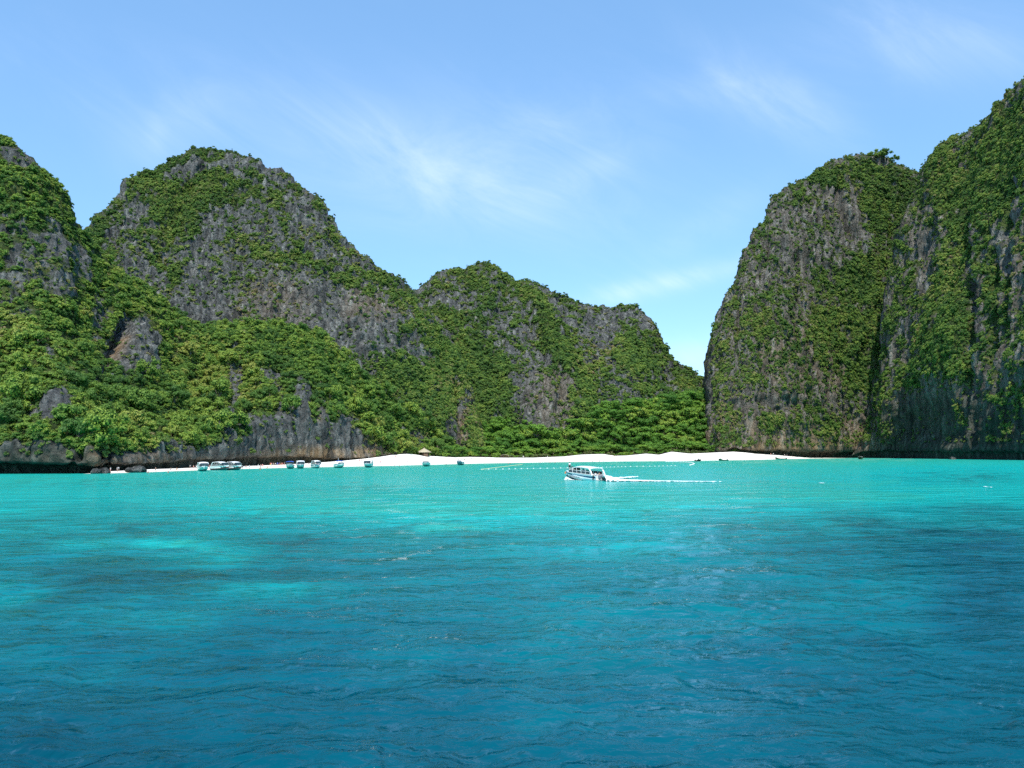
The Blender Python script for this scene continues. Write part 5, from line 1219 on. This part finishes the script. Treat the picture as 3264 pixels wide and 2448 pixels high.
# ------------------------------------------------------------------ the moving speedboat, its people and its wake
def moving_boat():
    c = on_sea(1860, 1530.0)
    hd = math.radians(180 - 57)
    r, st, zg, zt = speedboat('speedboat', 'white speedboat with a blue stripe under way in the middle of the bay', None, tuple(c), hd, L=11.5, B=3.3, roof='hard', stripe=M_BLUE, side=M_WHITE, bottom=M_TEAL, detail=True, pitch=math.radians(2.5), lift=0.05)
    hull = [o for o in r.children if o.name.startswith('hull') and not o.name.startswith('hull_bottom')][0]
    # lettering on the side that faces us (port side, +Y), as small raised letters
    cu = bpy.data.curves.new('lettering', 'FONT'); cu.body = 'TU TICE MAUASIAE'; cu.size = 0.50; cu.extrude = 0.004; cu.align_x = 'CENTER'
    t = bpy.data.objects.new('lettering', cu); C.objects.link(t)
    dg = bpy.context.evaluated_depsgraph_get(); me = bpy.data.meshes.new_from_object(t.evaluated_get(dg)); bpy.data.objects.remove(t, do_unlink=True)
    me.name = 'lettering'; me.materials.clear(); me.materials.append(M_BLACK)
    for sgn in (1, -1):
        L = bpy.data.objects.new('lettering', me); C.objects.link(L); L.parent = hull
        L.location = (1.3, sgn * 1.575, .42); L.rotation_euler = (math.radians(90 - 9), 0, math.radians(180) if sgn > 0 else 0)
    part('bow_fender', tube_path([(4.9, 0.75, 1.35), (4.95, .86, .95)], [.14, .16], 8), M_ORANGE, r)
    part('bow_emblem', box(3.6, 1.31, .62, .22, .03, .42), M_BLACK, hull)
    part('stern_fender', [tube_path([(-5.2, s * 1.72, 1.2), (-5.2, s * 1.76, .35)], [.13, .13], 8) for s in (-1, 1)], M_BLACK, r)
    r2 = [(x, s * 1.2, 1.2) for x, s in ((-5.6, 1), (-5.6, -1))]
    part('stern_platform', box(-5.85, 0, .32, .5, 2.9, .08), M_WHITE, r)
    M = r.matrix_basis if hasattr(r, 'matrix_basis') else Matrix()
    from mathutils import Euler
    W = Matrix.Translation(r.location) @ Euler(r.rotation_euler).to_matrix().to_4x4()
    crew = [('person with bare back sitting at the stern of the moving speedboat', (-4.55, -.35, .48), 90, 'sit', 'purple', None), ('person in a white shirt sitting at the stern of the moving speedboat', (-4.5, .55, .48), 90, 'sit', 'blue', 'white'),
            ('person in a white shirt and dark shorts standing on the bow of the moving speedboat', (4.55, 0, 1.62), -90, 'stand', 'black', 'white'), ('person in pink sitting on the foredeck of the moving speedboat', (3.4, .35, 1.22), 90, 'sit', 'red', 'pink'), ('person in white beside the windscreen of the moving speedboat', (2.5, .75, .85), -90, 'stand', 'white', 'white'),
            ('person in grey on the second bench of the moving speedboat', (-2.1, .5, .45), -90, 'sit', 'grey', 'grey'), ('person in orange on the second bench of the moving speedboat', (-2.1, -.5, .45), -90, 'sit', 'blue', 'orange'), ('person in blue standing at the helm of the moving speedboat', (.4, -.4, .45), -90, 'stand', 'black', 'blue')]
    for lab, lp, rot, pose, shc, tpc in crew:
        p = W @ Vector(lp)
        person(lab, tuple(p), hd + math.radians(rot), pose, shc, tpc, 'people on the moving speedboat')
    # wake: churned foam trailing to the right, ragged at the edges
    rg = np.random.default_rng(3)
    a = on_sea(1925, 1533.5); b = on_sea(2300, 1537.5)
    n, k = 420, 30
    T = np.linspace(0, 1, n)[:, None] * np.ones((1, k)); S = np.linspace(-1, 1, k)[None, :] * np.ones((n, 1))
    halfw = (2.6 * (1 - T) ** 2.2 + 1.5) * (1 + .2 * np.sin(T * 23)) * np.clip((1.03 - T) * 4, .25, 1)
    ctr = a[None, None, :] * (1 - T[..., None]) + b[None, None, :] * T[..., None]
    ctr[..., 1] += 1.6 * np.sin(T * 3.0) * (1 - T)
    P = ctr.copy(); P[..., 1] += S * halfw; P[..., 0] += .4 * fbm(np.stack([T.ravel() * 60, S.ravel() * 2, T.ravel() * 0], 1), 2).reshape(T.shape)
    nz = fbm(np.stack([P[..., 0].ravel() / .9, P[..., 1].ravel() / .5, P[..., 0].ravel() * 0], 1), 4, .6).reshape(T.shape)
    P[..., 2] = .07 + .13 * (1 - S ** 2) + (.35 * nz + .35) * (1 - T) ** 4 * (1 - S ** 2) + .55 * np.exp(-(T / .10) ** 2) * (1 - S ** 2)
    cov = 1.7 * nz + .85 * (1 - np.abs(S) ** 2) - .40 * T - .10
    keep = (cov[:-1, :-1] + cov[1:, 1:]) / 2 > 0.0
    o = grid_mesh('wake_foam', P, M_FOAM, False, keep); tag(o, 'white churned wake trailing behind the moving speedboat', 'foam', None, 'stuff')
    # side wash further behind and the bow wave
    a = on_sea(1945, 1527); b = on_sea(2035, 1522); n, k = 90, 14
    T = np.linspace(0, 1, n)[:, None] * np.ones((1, k)); S = np.linspace(-1, 1, k)[None, :] * np.ones((n, 1))
    P = a[None, None, :] * (1 - T[..., None]) + b[None, None, :] * T[..., None]; P[..., 1] += S * 2.4 * np.sin(math.pi * np.clip(T * .9 + .08, 0, 1))
    nz = fbm(np.stack([P[..., 0].ravel() / 1.0, P[..., 1].ravel() / 1.2, P[..., 0].ravel() * 0 + 5], 1), 4, .6).reshape(T.shape)
    P[..., 2] = .06 + .25 * np.clip(nz + .3, 0, 1) + .12 * (1 - S ** 2)
    cov = nz * 1.3 + .30 - .35 * np.abs(S)
    o = grid_mesh('wake_foam', P, M_FOAM, False, (cov[:-1, :-1] + cov[1:, 1:]) / 2 > 0); tag(o, 'patch of white side wash on the far side of the speedboat wake', 'foam', None, 'stuff')
    fwd = np.array([math.cos(hd), math.sin(hd), 0]); left = np.array([-math.sin(hd), math.cos(hd), 0])
    n, k = 60, 12
    T = np.linspace(0, 1, n)[:, None] * np.ones((1, k)); S = np.linspace(0, 1, k)[None, :] * np.ones((n, 1))
    along = 4.9 - 8.2 * T; outw = .25 + 1.45 * np.clip(T * 2.2, 0, 1) ** .7 + S * (1.7 * np.sin(math.pi * np.clip(T * .85 + .12, 0, 1)))
    P = np.array(c)[None, None, :] + fwd * along[..., None] + left * outw[..., None]
    nz = fbm(np.stack([P[..., 0].ravel() / .7, P[..., 1].ravel() / .7, P[..., 0].ravel() * 0 + 9], 1), 4, .6).reshape(T.shape)
    P[..., 2] = .05 + (.55 * np.exp(-((T - .12) / .25) ** 2)) * np.sin(math.pi * np.clip(S * .9 + .15, 0, 1)) + .12 * np.clip(nz, -.2, 1)
    cov = nz + .75 - 1.0 * T - .35 * S
    o = grid_mesh('bow_wave', P, M_FOAM, False, (cov[:-1, :-1] + cov[1:, 1:]) / 2 > 0); tag(o, 'white bow wave curling from the front of the moving speedboat', 'foam', None, 'stuff')
    # little whitecaps
    for i, (x, y, w) in enumerate(((2620, 1543, 11), (3150, 1556, 7))):
        ctr = on_sea(x, y); n, k = 26, 8
        T = np.linspace(-1, 1, n)[:, None] * np.ones((1, k)); S = np.linspace(-1, 1, k)[None, :] * np.ones((n, 1))
        P = np.stack([ctr[0] + T * w * .055, ctr[1] + S * 1.0 + .6 * np.sin(T * 4), .14 + .06 * (1 - S ** 2)], -1)
        nz = fbm(np.stack([P[..., 0].ravel() * 1.3, P[..., 1].ravel(), P[..., 0].ravel() * 0 + i], 1), 3, .6).reshape(T.shape)
        P[..., 2] += .08 * nz
        o = grid_mesh('whitecap', P, M_FOAM, False, (nz + .5 - .6 * np.abs(T) - .3 * np.abs(S))[:-1, :-1] > 0)
        tag(o, ['white fleck of foam right of the speedboat wake', 'long white fleck of foam near the right edge of the sea', 'small white fleck just past the end of the wake', 'small white fleck at the right edge of the sea'][i], 'foam', None, 'stuff')
moving_boat()

# ------------------------------------------------------------------ boats drawn up along the beach
def beached():
    g = 'speedboats drawn up along the beach'
    def put(px, py): p = on_sea(px, py); return (p[0], p[1], 0.0)
    def head(px, deg): return math.radians(-90 + deg)      # 0 = bow to the camera, + = bow turned right
    B = [
        (648, 1502, 26, 8.8, 2.9, 'hard', M_WHITE, M_WHITE, M_AQUA, False, 'white hard-top speedboat nearest the left end of the beached row, painted green reflection on hull'),
        (704, 1499, 52, 9.2, 2.8, 'hard', M_WHITE, M_WHITE, M_MAROON, False, 'second beached speedboat from the left, white with a maroon side panel'),
        (748, 1498.5, 46, 9.0, 2.8, 'hard', M_WHITE, M_WHITE, M_MAROON, False, 'third beached speedboat from the left, white over maroon, beside its twin'),
        (924, 1494, 10, 8.4, 2.8, 'soft', M_CANVAS, M_WHITE, M_AQUA, False, 'beached boat with a blue canopy moored against a white hard-top'),
        (958, 1493.5, 16, 8.4, 2.8, 'hard', M_WHITE, M_WHITE, M_AQUA, False, 'white hard-top boat just right of the crowd, beside a blue canopy'),
        (1009, 1492.5, 32, 7.2, 2.3, 'hard', M_WHITE, M_BLUE, M_WHITE, False, 'small white beached boat with a thin blue stripe in mid row'),
        (1083, 1491.5, 24, 9.2, 3.0, 'soft', M_CANVAS, M_WHITE, M_AQUA, True, 'beached boat with a broad blue canopy and a short white mast'),
        (1173, 1490, 2, 8.6, 3.1, 'hard', M_WHITE, M_WHITE, M_AQUA, True, 'white-roofed boat lying bow-on below the end of the brown overhang'),
        (1358, 1486.5, 3, 8.6, 3.3, 'soft', M_GREY, M_WHITE, M_AQUA, False, 'boat tinted pale green by painted water reflection, lying bow-on below the thatched hut'),
        (1466, 1482.5, -8, 7.2, 2.8, 'soft', M_GREY, M_BLUE, M_TEAL, False, 'small dark-hulled boat alone on the sand right of the hut')]
    for (x, y, deg, L, W, roof, top, stripe, side, mast, lab) in B:
        speedboat('speedboat', lab, g, put(x, y), head(x, deg), L, W, roof, top, stripe, side, M_TEAL, mast, lift=.25)[0].scale = (1.2, 1.2, 1.2)
    g = 'long-tail boats at the right end of the bay'
    p = put(2224, 1470.5); longtail('longtail_boat', 'dark wooden long-tail boat seen end-on, first of the two by the dune gap', g, p, head(0, 8), 8.5, 2.6, M_DARKWOOD, M_GREY, True, (-.25, .05))
    p = put(2306, 1468.5); longtail('longtail_boat', 'dark green long-tail boat with a raised engine near the dune scrub', g, p, math.radians(180 + 38), 9.0, 2.0, M_GREENP, None, True)
    p = put(2490, 1464.2); longtail('longtail_boat', 'long dark boat lying side-on with a small blue awning', g, p, math.radians(180 + 8), 9.0, 2.0, M_GREENP, M_CANVAS, True, (-.05, .22))
    p = put(2743, 1464.0); longtail('longtail_boat', 'green boat with a tall pale prow anchored before the dark undercut cliff', g, p, head(0, -28), 8.0, 3.0, M_GREENP, M_WHITE, True, (-.22, .1))
beached()

# ------------------------------------------------------------------ hut, lamp post, shelter, net, floats, boulders
def hut():
    p = on_sand(1352, 1453.5)
    r = empty('thatched_hut', tuple(p), math.radians(-8)); r.scale = (1.12,) * 3; tag(r, 'small square hut with a pale thatched roof at the top of the sand', 'hut')
    w = 2.2
    for sx in (-1, 1):
        for sy in (-1, 1): part('post', tube_path([(sx * w, sy * w, -.8), (sx * w, sy * w, 2.2)], [.1, .09], 8), M_WOOD, r)
    part('post', tube_path([(-.3, -w, -.8), (-.3, -w, 2.2)], [.08, .08], 8), M_WOOD, r)
    secs = []
    for t in np.linspace(0, 1, 7):
        h = 2.05 + 2.35 * t ** .85; s = (w + 1.15) * (1 - t) ** 1.12 + .12
        secs.append([(s * math.cos(a) * (1.22 if abs(math.sin(2 * a)) > .5 else 1.0), s * math.sin(a) * (1.22 if abs(math.sin(2 * a)) > .5 else 1.0), h) for a in np.linspace(0, 2 * math.pi, 16, endpoint=False)])
    roof = part('roof', loft(secs, True, True), M_THATCH, r)
    rg = np.random.default_rng(8); V = []; F = []
    for k in range(420):
        a = rg.uniform(0, 6.28); t = rg.uniform(0, .8); s = (w + 1.2) * (1 - t) ** 1.12 * (1.22 if abs(math.sin(2 * a)) > .5 else 1.0); h = 2.1 + 2.35 * t ** .85
        c0 = np.array([math.cos(a) * s, math.sin(a) * s, h + .05]); o_ = np.array([math.cos(a), math.sin(a), -.75]) * rg.uniform(.35, .6); sd = np.array([-math.sin(a), math.cos(a), 0]) * .06
        i = len(V); V += [c0 - sd, c0 + sd, c0 + o_ + sd * .6, c0 + o_ - sd * .6]; F.append((i, i + 1, i + 2, i + 3))
    part('thatch_fringe', (V, F), M_THATCH, roof)
    part('ridge_cap', tube_path([(0, 0, 4.3), (0, 0, 4.75)], [.3, .12], 8), M_THATCH, roof)
    for k in range(7): part('plank', box(.35 + k * .29, -w - .03, .55, .27, .06, 1.5), M_PLANK, r)
    for k in range(6): part('plank', box(w + .03, -1.9 + k * .33, .55, .06, .31, 1.5), M_PLANK, r)
    part('counter', rbox(-1.2, -w, .95, 1.7, .5, .09, .03), M_WOOD, r)
    part('back_wall', box(0, w - .1, .9, 4.2, .08, 2.2), M_DARKWOOD, r)
    p = on_sand(1374, 1452)
    r = empty('lamp_post', tuple(p)); tag(r, 'tall pale lamp post standing right of the thatched hut', 'lamp post')
    part('pole', tube_path([(0, 0, -.5), (.05, 0, 4), (.22, 0, 8.2)], [.14, .12, .09], 8), M_ROPE, r)
    arm = part('arm', tube_path([(.22, 0, 8.1), (-.25, 0, 8.55), (-1.0, 0, 8.6)], [.06, .05, .05], 6), M_ROPE, r)
    part('lamp_head', rbox(-1.3, 0, 8.55, .7, .28, .14, .05), M_ROPE, arm)
    p = sand_at(1609, float(Dback(1609)) + 1.0)
    r = empty('beach_shelter', tuple(p), 0.05); tag(r, 'low arched shelter with a pale curved roof among shrubs behind the sand', 'shelter')
    secs = [[(x, y, 2.35 - .85 * (x / 3.2) ** 2) for y in (-1.6, 1.6)] for x in np.linspace(-3.2, 3.2, 11)]
    part('roof', thick(secs, .16), M_THATCH, r)
    for sx in (-2.7, 2.7):
        for sy in (-1.4, 1.4): part('post', tube_path([(sx, sy, -.5), (sx, sy, 1.7)], [.08, .08], 6), M_WOOD, r)
    part('table', [box(0, 0, .78, 3.6, 1.2, .1), box(-1.4, 0, .4, .12, 1.0, .75), box(1.4, 0, .4, .12, 1.0, .75)], M_PLANK, r)
    part('back_panel', box(0, 1.45, 1.1, 5.0, .06, 1.1), M_PLANK, r)
    p = sand_at(1630, float(Dback(1630)) + .5)
    r = empty('equipment_rack', tuple(p), 0.1); tag(r, 'small rack under a blue tarpaulin just right of the arched shelter', 'rack')
    part('tarpaulin', thick([[(x, y, 1.75 - .15 * abs(x)) for y in (-.6, .6)] for x in (-.9, -.45, 0, .45, .9)], .07), M_CANVAS, r)
    for sx in (-.8, .8):
        for sy in (-.5, .5): part('post', tube_path([(sx, sy, -.3), (sx, sy, 1.6)], [.05, .05], 6), M_WOOD, r)
    part('shelf', box(0, 0, .8, 1.6, 1.0, .06), M_WOOD, r)
    # rope barrier on the sand
    p0 = on_sand(1507, 1465); p1 = on_sand(1524, 1471.5); p2 = on_sand(1548, 1464)
    r = empty('rope_barrier', tuple(p0)); tag(r, 'thin reddish rope strung between short posts on the sand right of the hut', 'barrier')
    P = [Vector(q) - p0 for q in (p0, p1, p2)]
    for q in P: part('post', tube_path([q + Vector((0, 0, -.3)), q + Vector((0, 0, 1.7))], [.09, .08], 6), M_WOOD, r)
    for a, b in ((0, 1), (1, 2)):
        part('rope', tube_path([P[a].lerp(P[b], t) + Vector((0, 0, 1.6 - .35 * math.sin(math.pi * t))) for t in np.linspace(0, 1, 7)], [.04] * 7, 5), CLOTH['red'], r)
hut()

def floats():
    fl = mesh_obj('tmpf', *[list(map(tuple, a)) if i == 0 else a for i, a in enumerate(tube_path([(-.26, 0, 0), (-.2, 0, 0), (.2, 0, 0), (.26, 0, 0)], [.07, .14, .14, .07], 8))], M_ROPE, None, True, link=False).data
    fy = fl.copy(); fy.materials.clear(); fy.materials.append(M_YELLOW)
    def line(name, label, pts_px, gap, mesh, rope_mat):
        pw = [on_sea(*q) for q in pts_px]; r = empty(name, tuple(pw[0])); tag(r, label, 'float line')
        pw = np.array(pw); seg = np.linalg.norm(np.diff(pw, axis=0), axis=1); s = np.concatenate([[0], np.cumsum(seg)])
        q = np.arange(0, s[-1], gap)
        pos = np.stack([np.interp(q, s, pw[:, k]) for k in range(3)], 1) - pw[0]
        for k, p in enumerate(pos):
            o = bpy.data.objects.new('float', mesh); C.objects.link(o); o.parent = r; o.location = (p[0], p[1], .10)
            t = pos[min(k + 1, len(pos) - 1)] - pos[max(k - 1, 0)]; o.rotation_euler = (0, 0, math.atan2(t[1], t[0]))
        qq = np.arange(0, s[-1], 1.0); pr = np.stack([np.interp(qq, s, pw[:, k]) for k in range(3)], 1) - pw[0]; pr[:, 2] = .04
        part('rope', tube_path([tuple(p) for p in pr], [.015] * len(pr), 4), rope_mat, r)
    line('float_line', 'long line of white floats crossing the water behind the moving speedboat', [(1535, 1497), (1600, 1496), (1700, 1494), (1800, 1492.5), (1900, 1491), (2000, 1488), (2080, 1487), (2160, 1485)], 2.7, fl, M_ROPE)
    line('float_line', 'short line of pale yellow floats running from the buoys in to the sand', [(1535, 1497), (1570, 1492.5), (1615, 1487), (1665, 1481)], 2.4, fy, M_YELLOW)
    pw = [on_sea(*q) for q in ((2120, 1472.2), (2160, 1472.6), (2190, 1474), (2206, 1476), (2213, 1479), (2208, 1482), (2196, 1484.5))]
    r = empty('float_boom', tuple(pw[0])); tag(r, 'curved white float boom on the water before the dark long-tail boats', 'float boom')
    pw = np.array(pw); seg = np.linalg.norm(np.diff(pw, axis=0), axis=1); s = np.concatenate([[0], np.cumsum(seg)]); q = np.arange(0, s[-1], .9)
    pos = np.stack([np.interp(q, s, pw[:, k]) for k in range(3)], 1) - pw[0]; pos[:, 2] = .12
    for k in range(0, len(pos) - 6, 6):
        part('boom_section', tube_path([tuple(p) for p in pos[k:k + 7]], [.18] + [.3] * 5 + [.18], 7), M_ROPE, r, True)
floats()

def boulders():
    def boulder(label, px, py, sx, sy, sz, seed, dig=.2, mat=None):
        p = on_sand(px, py); rg = np.random.default_rng(seed)
        v, f = ico((0, 0, 0), 1.0, 4)
        d = 1 + .42 * fbm(v * 1.2 + seed, 3, .55) + .22 * ridged(v * 2.2 + seed, 3) - .1
        v = v * d[:, None] * np.array([sx, sy, sz]); v[:, 2] = np.maximum(v[:, 2], -sz * .6)
        o = mesh_obj('boulder', v, f, mat or M_BOULDER, None, True); o.location = (p.x, p.y, p.z + sz * dig); o.rotation_euler = (0, 0, seed)
        tag(o, label, 'boulder', 'boulders at the waterline')
    m = rock_material('boulder_rock', 0.9)
    global M_BOULDER
    M_BOULDER = m
    boulder('low broad boulder right of the two standing visitors at the left end of the sand', 440, 1504, 4.3, 2.6, 1.7, 2)
    boulder('rounded flank of rock leaning on the low broad boulder', 415, 1504, 2.2, 1.8, 1.2, 5)
    boulder('pale pointed boulder left of the two standing visitors at the waterline', 330, 1509, 2.2, 1.8, 1.5, 3)
    boulder('dark boulder at the very foot of the left cliff', 306, 1509.5, 1.6, 1.5, 1.5, 4)
    boulder('small knobbly rock tucked against the cliff behind the two visitors', 372, 1500, 2.2, 1.6, 1.1, 8)
    boulder('lone pale brown rock standing in the water below the dark right cliff', 3037, 1464.5, 1.9, 1.6, 1.6, 6)
boulders()

# ------------------------------------------------------------------ palms by the hut
def palms():
    M_PALM = leaf_material('palm_leaf', [(0.0, (0.05, 0.09, 0.02)), (0.5, (0.12, 0.16, 0.03)), (1.0, (0.22, 0.21, 0.06))])
    def frond_mesh(seed):
        rg = np.random.default_rng(seed); V = []; F = []
        n = 11; L = 1.0
        rach = [np.array([t * L * .86, 0, .55 * t - .75 * t * t]) for t in np.linspace(0, 1, n)]
        for k in range(1, n):
            a = rach[k - 1]; b = rach[k]; ln = .34 * math.sin(math.pi * (k / n) ** .7) + .05
            for s in (-1, 1):
                tip = (a + b) / 2 + np.array([.10, s * ln, -.45 * ln + rg.normal() * .02])
                i = len(V); V += [a, b, tip, a * .6 + tip * .4 + (0, 0, .015)]; F.append((i, i + 1, i + 2, i + 3))
        i = len(V)
        for k in range(n): V += [rach[k] + (0, -.012, .004), rach[k] + (0, .012, .004)]
        for k in range(n - 1): F.append((i + 2 * k, i + 2 * k + 1, i + 2 * k + 3, i + 2 * k + 2))
        return raw_mesh('frond', V, F, M_PALM)
    fr = [frond_mesh(k) for k in range(4)]
    V, F = tube_path([(0, 0, -.3), (.05, 0, .4), (.03, .02, 1.0)], [.07, .05, .04], 7); tm = raw_mesh('palm_trunk', V, F, M_BARK, True)
    rg = random.Random(4)
    for (px, back, h, spread, lab) in ((1342, 8, 3.6, 4.0, 'tall yellow-green palm rising behind the thatched roof'), (1362, 9, 2.6, 3.6, 'palm peeping over the right side of the thatched roof'), (1391, 3, 1.2, 3.8, 'low palm with upright fronds right of the lamp post'), (1402, 5, 1.0, 3.2, 'low yellowish palm second from the lamp post'),
                                       (1452, 3, 1.2, 3.2, 'low palm in the shrubs above the small dark-hulled boat'), (1328, 10, 1.8, 3.0, 'small palm on the left behind the hut'), (1587, 3, 1.0, 3.0, 'low palm left of the arched shelter'), (1520, 4, 1.2, 3.0, 'low palm behind the rope barrier')):
        p = sand_at(px, float(Dback(px)) + back) if back < 30 else None
        r = empty('palm', (p.x, p.y, max(p.z, float(zback(px)) - .2)), rg.uniform(0, 6)); tag(r, lab, 'palm')
        t = bpy.data.objects.new('trunk', tm); C.objects.link(t); t.parent = r; t.scale = (2.2, 2.2, h)
        for k in range(11):
            o = bpy.data.objects.new('frond', fr[k % 4]); C.objects.link(o); o.parent = r; o.location = (0, 0, h)
            o.rotation_euler = (rg.uniform(-.2, .2), -rg.uniform(.0, .9), k * 2.4 + rg.uniform(-.3, .3)); o.scale = (spread,) * 3
palms()

# ------------------------------------------------------------------ visitors on the beach
def visitors():
    rg = random.Random(12)
    # px, py of the feet, pose, shorts, shirt, where
    V = [
        (606, 1494, 'stand', 'black', 'grey', 'left of the first beached boat'), (617, 1493.5, 'stand', 'pink', None, 'left of the first beached boat'), (626, 1493, 'walk', 'white', 'grey', 'left of the first beached boat'),
        (667, 1493, 'stand', 'red', 'pink', 'between the first two beached boats'), (672, 1493.5, 'walk', 'white', 'red', 'between the first two beached boats'), (677, 1493, 'stand', 'orange', None, 'between the first two beached boats'), (684, 1493, 'stand', 'blue', None, 'between the first two beached boats'), (690, 1492, 'walk', 'red', None, 'between the first two beached boats'),
        (772, 1494, 'stand', 'black', 'black', 'right of the two maroon boats'), (784, 1494, 'walk', 'pink', None, 'right of the two maroon boats'), (795, 1493, 'stand', 'blue', 'white', 'right of the two maroon boats'),
        (823, 1489.5, 'stand', 'white', 'white', 'in the shade before the crowd'), (831, 1491, 'walk', 'purple', None, 'in the shade before the crowd'), (837, 1488.5, 'stand', 'pink', 'pink', 'in the shade before the crowd'), (829, 1496, 'sit', 'orange', None, 'at the water before the crowd'),
        (852, 1493, 'sit', 'orange', 'orange', 'on the sand in front of the crowd'), (866, 1484.5, 'stand', 'white', 'pink', 'in the crowd under the overhang'), (872, 1484.5, 'stand', 'grey', None, 'in the crowd under the overhang'), (878, 1485, 'walk', 'black', 'white', 'in the crowd under the overhang'), (884, 1484, 'stand', 'blue', 'blue', 'in the crowd under the overhang'), (890, 1484, 'stand', 'red', 'blue', 'in the crowd under the overhang'), (896, 1484, 'walk', 'orange', None, 'in the crowd under the overhang'), (901, 1483.5, 'stand', 'pink', 'red', 'in the crowd under the overhang'), (907, 1483.5, 'stand', 'red', 'grey', 'in the crowd under the overhang'), (862, 1485, 'walk', 'yellow', 'red', 'in the crowd under the overhang'),
        (985, 1481, 'sit', 'black', 'grey', 'behind the small striped boat'), (992, 1481, 'sit', 'blue', 'white', 'behind the small striped boat'),
        (1145, 1473, 'stand', 'red', 'pink', 'against the brown rock left of the bow-on boat'), (1152, 1472.5, 'stand', 'pink', None, 'against the brown rock left of the bow-on boat'), (1157, 1472.5, 'walk', 'blue', 'pink', 'against the brown rock left of the bow-on boat'),
        (1214, 1478, 'stand', 'black', 'red', 'alone on the rising sand right of the white-roofed boat'), (1221, 1468, 'stand', 'white', 'pink', 'at the corner of the brown rock'), (1253, 1464, 'sit', 'white', 'white', 'near the last of the brown rock'), (1260, 1460, 'stand', 'red', 'red', 'near the last of the brown rock'),
        (1299, 1477, 'walk', 'grey', None, 'on the open sand left of the pale green boat'), (1422, 1482, 'stand', 'black', None, 'at the water between the two bow-on boats'), (1480, 1468, 'stand', 'black', 'black', 'beside the small dark-hulled boat'), (1488, 1465.5, 'sit', 'grey', 'grey', 'beside the rope barrier'), (1503, 1466, 'walk', 'purple', 'grey', 'beside the rope barrier'),
        (1688, 1468, 'stand', 'black', 'grey', 'on the sand between shelter and speedboat'), (1668, 1459.5, 'stand', 'white', 'white', 'at the edge of the shrubs past the shelter'), (1745, 1459.5, 'walk', 'black', 'white', 'at the edge of the shrubs past the shelter'),
        (1889, 1473, 'stand', 'grey', None, 'on the sand straight above the moving speedboat'), (1911, 1470.5, 'stand', 'black', 'black', 'on the sand straight above the moving speedboat'), (1923, 1471, 'walk', 'blue', None, 'on the sand straight above the moving speedboat'), (1959, 1456, 'sit', 'orange', 'orange', 'before the red-brown scrub on the dune'), (1966, 1456, 'sit', 'red', 'orange', 'before the red-brown scrub on the dune'),
        (2133, 1466, 'stand', 'white', 'grey', 'on the sand left of the long-tail boats'), (2457, 1449.5, 'stand', 'pink', None, 'under the tan cliff left of the blue awning'), (2465, 1450, 'walk', 'grey', 'white', 'under the tan cliff left of the blue awning'), (2501, 1452.5, 'stand', 'white', 'grey', 'behind the boat with the blue awning'), (2509, 1452.5, 'walk', 'red', 'white', 'behind the boat with the blue awning'), (2527, 1459, 'stand', 'grey', None, 'at the narrow right tip of the sand'),
        (352, 1504, 'stand', 'pink', 'white', 'between the two boulders at the left end of the sand'), (374, 1502.5, 'stand', 'grey', 'grey', 'just left of the low broad boulder'), (378, 1502.5, 'walk', 'black', 'white', 'just left of the low broad boulder'), (496, 1501.5, 'stand', 'black', None, 'on the empty sand right of the low boulder'), (564, 1500, 'sit', 'orange', 'orange', 'at the water on the empty left sand'), (545, 1500, 'sit', 'grey', None, 'at the water on the empty left sand'),
        (472, 1508, 'stand', 'black', None, 'wading off the low broad boulder'), (536, 1507, 'stand', 'red', None, 'wading off the empty left sand'), (1258, 1487, 'stand', 'grey', None, 'wading left of the pale green boat'), (1273, 1487, 'stand', 'black', None, 'wading left of the pale green boat'), (1620, 1479, 'stand', 'red', None, 'wading beside the yellow floats'), (1628, 1479, 'stand', 'black', None, 'wading beside the yellow floats'), (1722, 1477, 'stand', 'blue', None, 'wading left of the moving speedboat'), (1753, 1476.5, 'stand', 'black', None, 'wading left of the moving speedboat'), (1769, 1476, 'stand', 'red', None, 'wading left of the moving speedboat'), (2292, 1468, 'stand', 'black', None, 'wading left of the dark green long-tail boat')]
    seen = {}
    for (px, py, pose, sh, tp, where) in V:
        p = on_sand(px, py + 1.2); z = p.z
        wading = where.startswith('wading')
        if wading:
            q = on_sea(px, py); p = Vector((q[0], q[1], 0)); z = -.95
        dress = ('in %s shirt and %s shorts' % (tp, sh)) if tp else ('bare-chested in %s swimwear' % sh)
        lab = 'person %s %s %s' % (dress, {'stand': 'standing', 'walk': 'walking', 'sit': 'sitting'}[pose], where)
        if wading: lab = 'person %s %s' % (dress, where)
        if len(lab.split()) > 16: lab = lab.replace(' shirt and %s shorts' % sh, '')
        if len(lab.split()) > 16: lab = lab.replace('bare-chested ', '').replace('standing ', '')
        person(lab, (p.x, p.y, z), rg.uniform(0, 6.28), pose, sh, tp, 'visitors along the beach', rg.uniform(1.0, 1.12))
visitors()
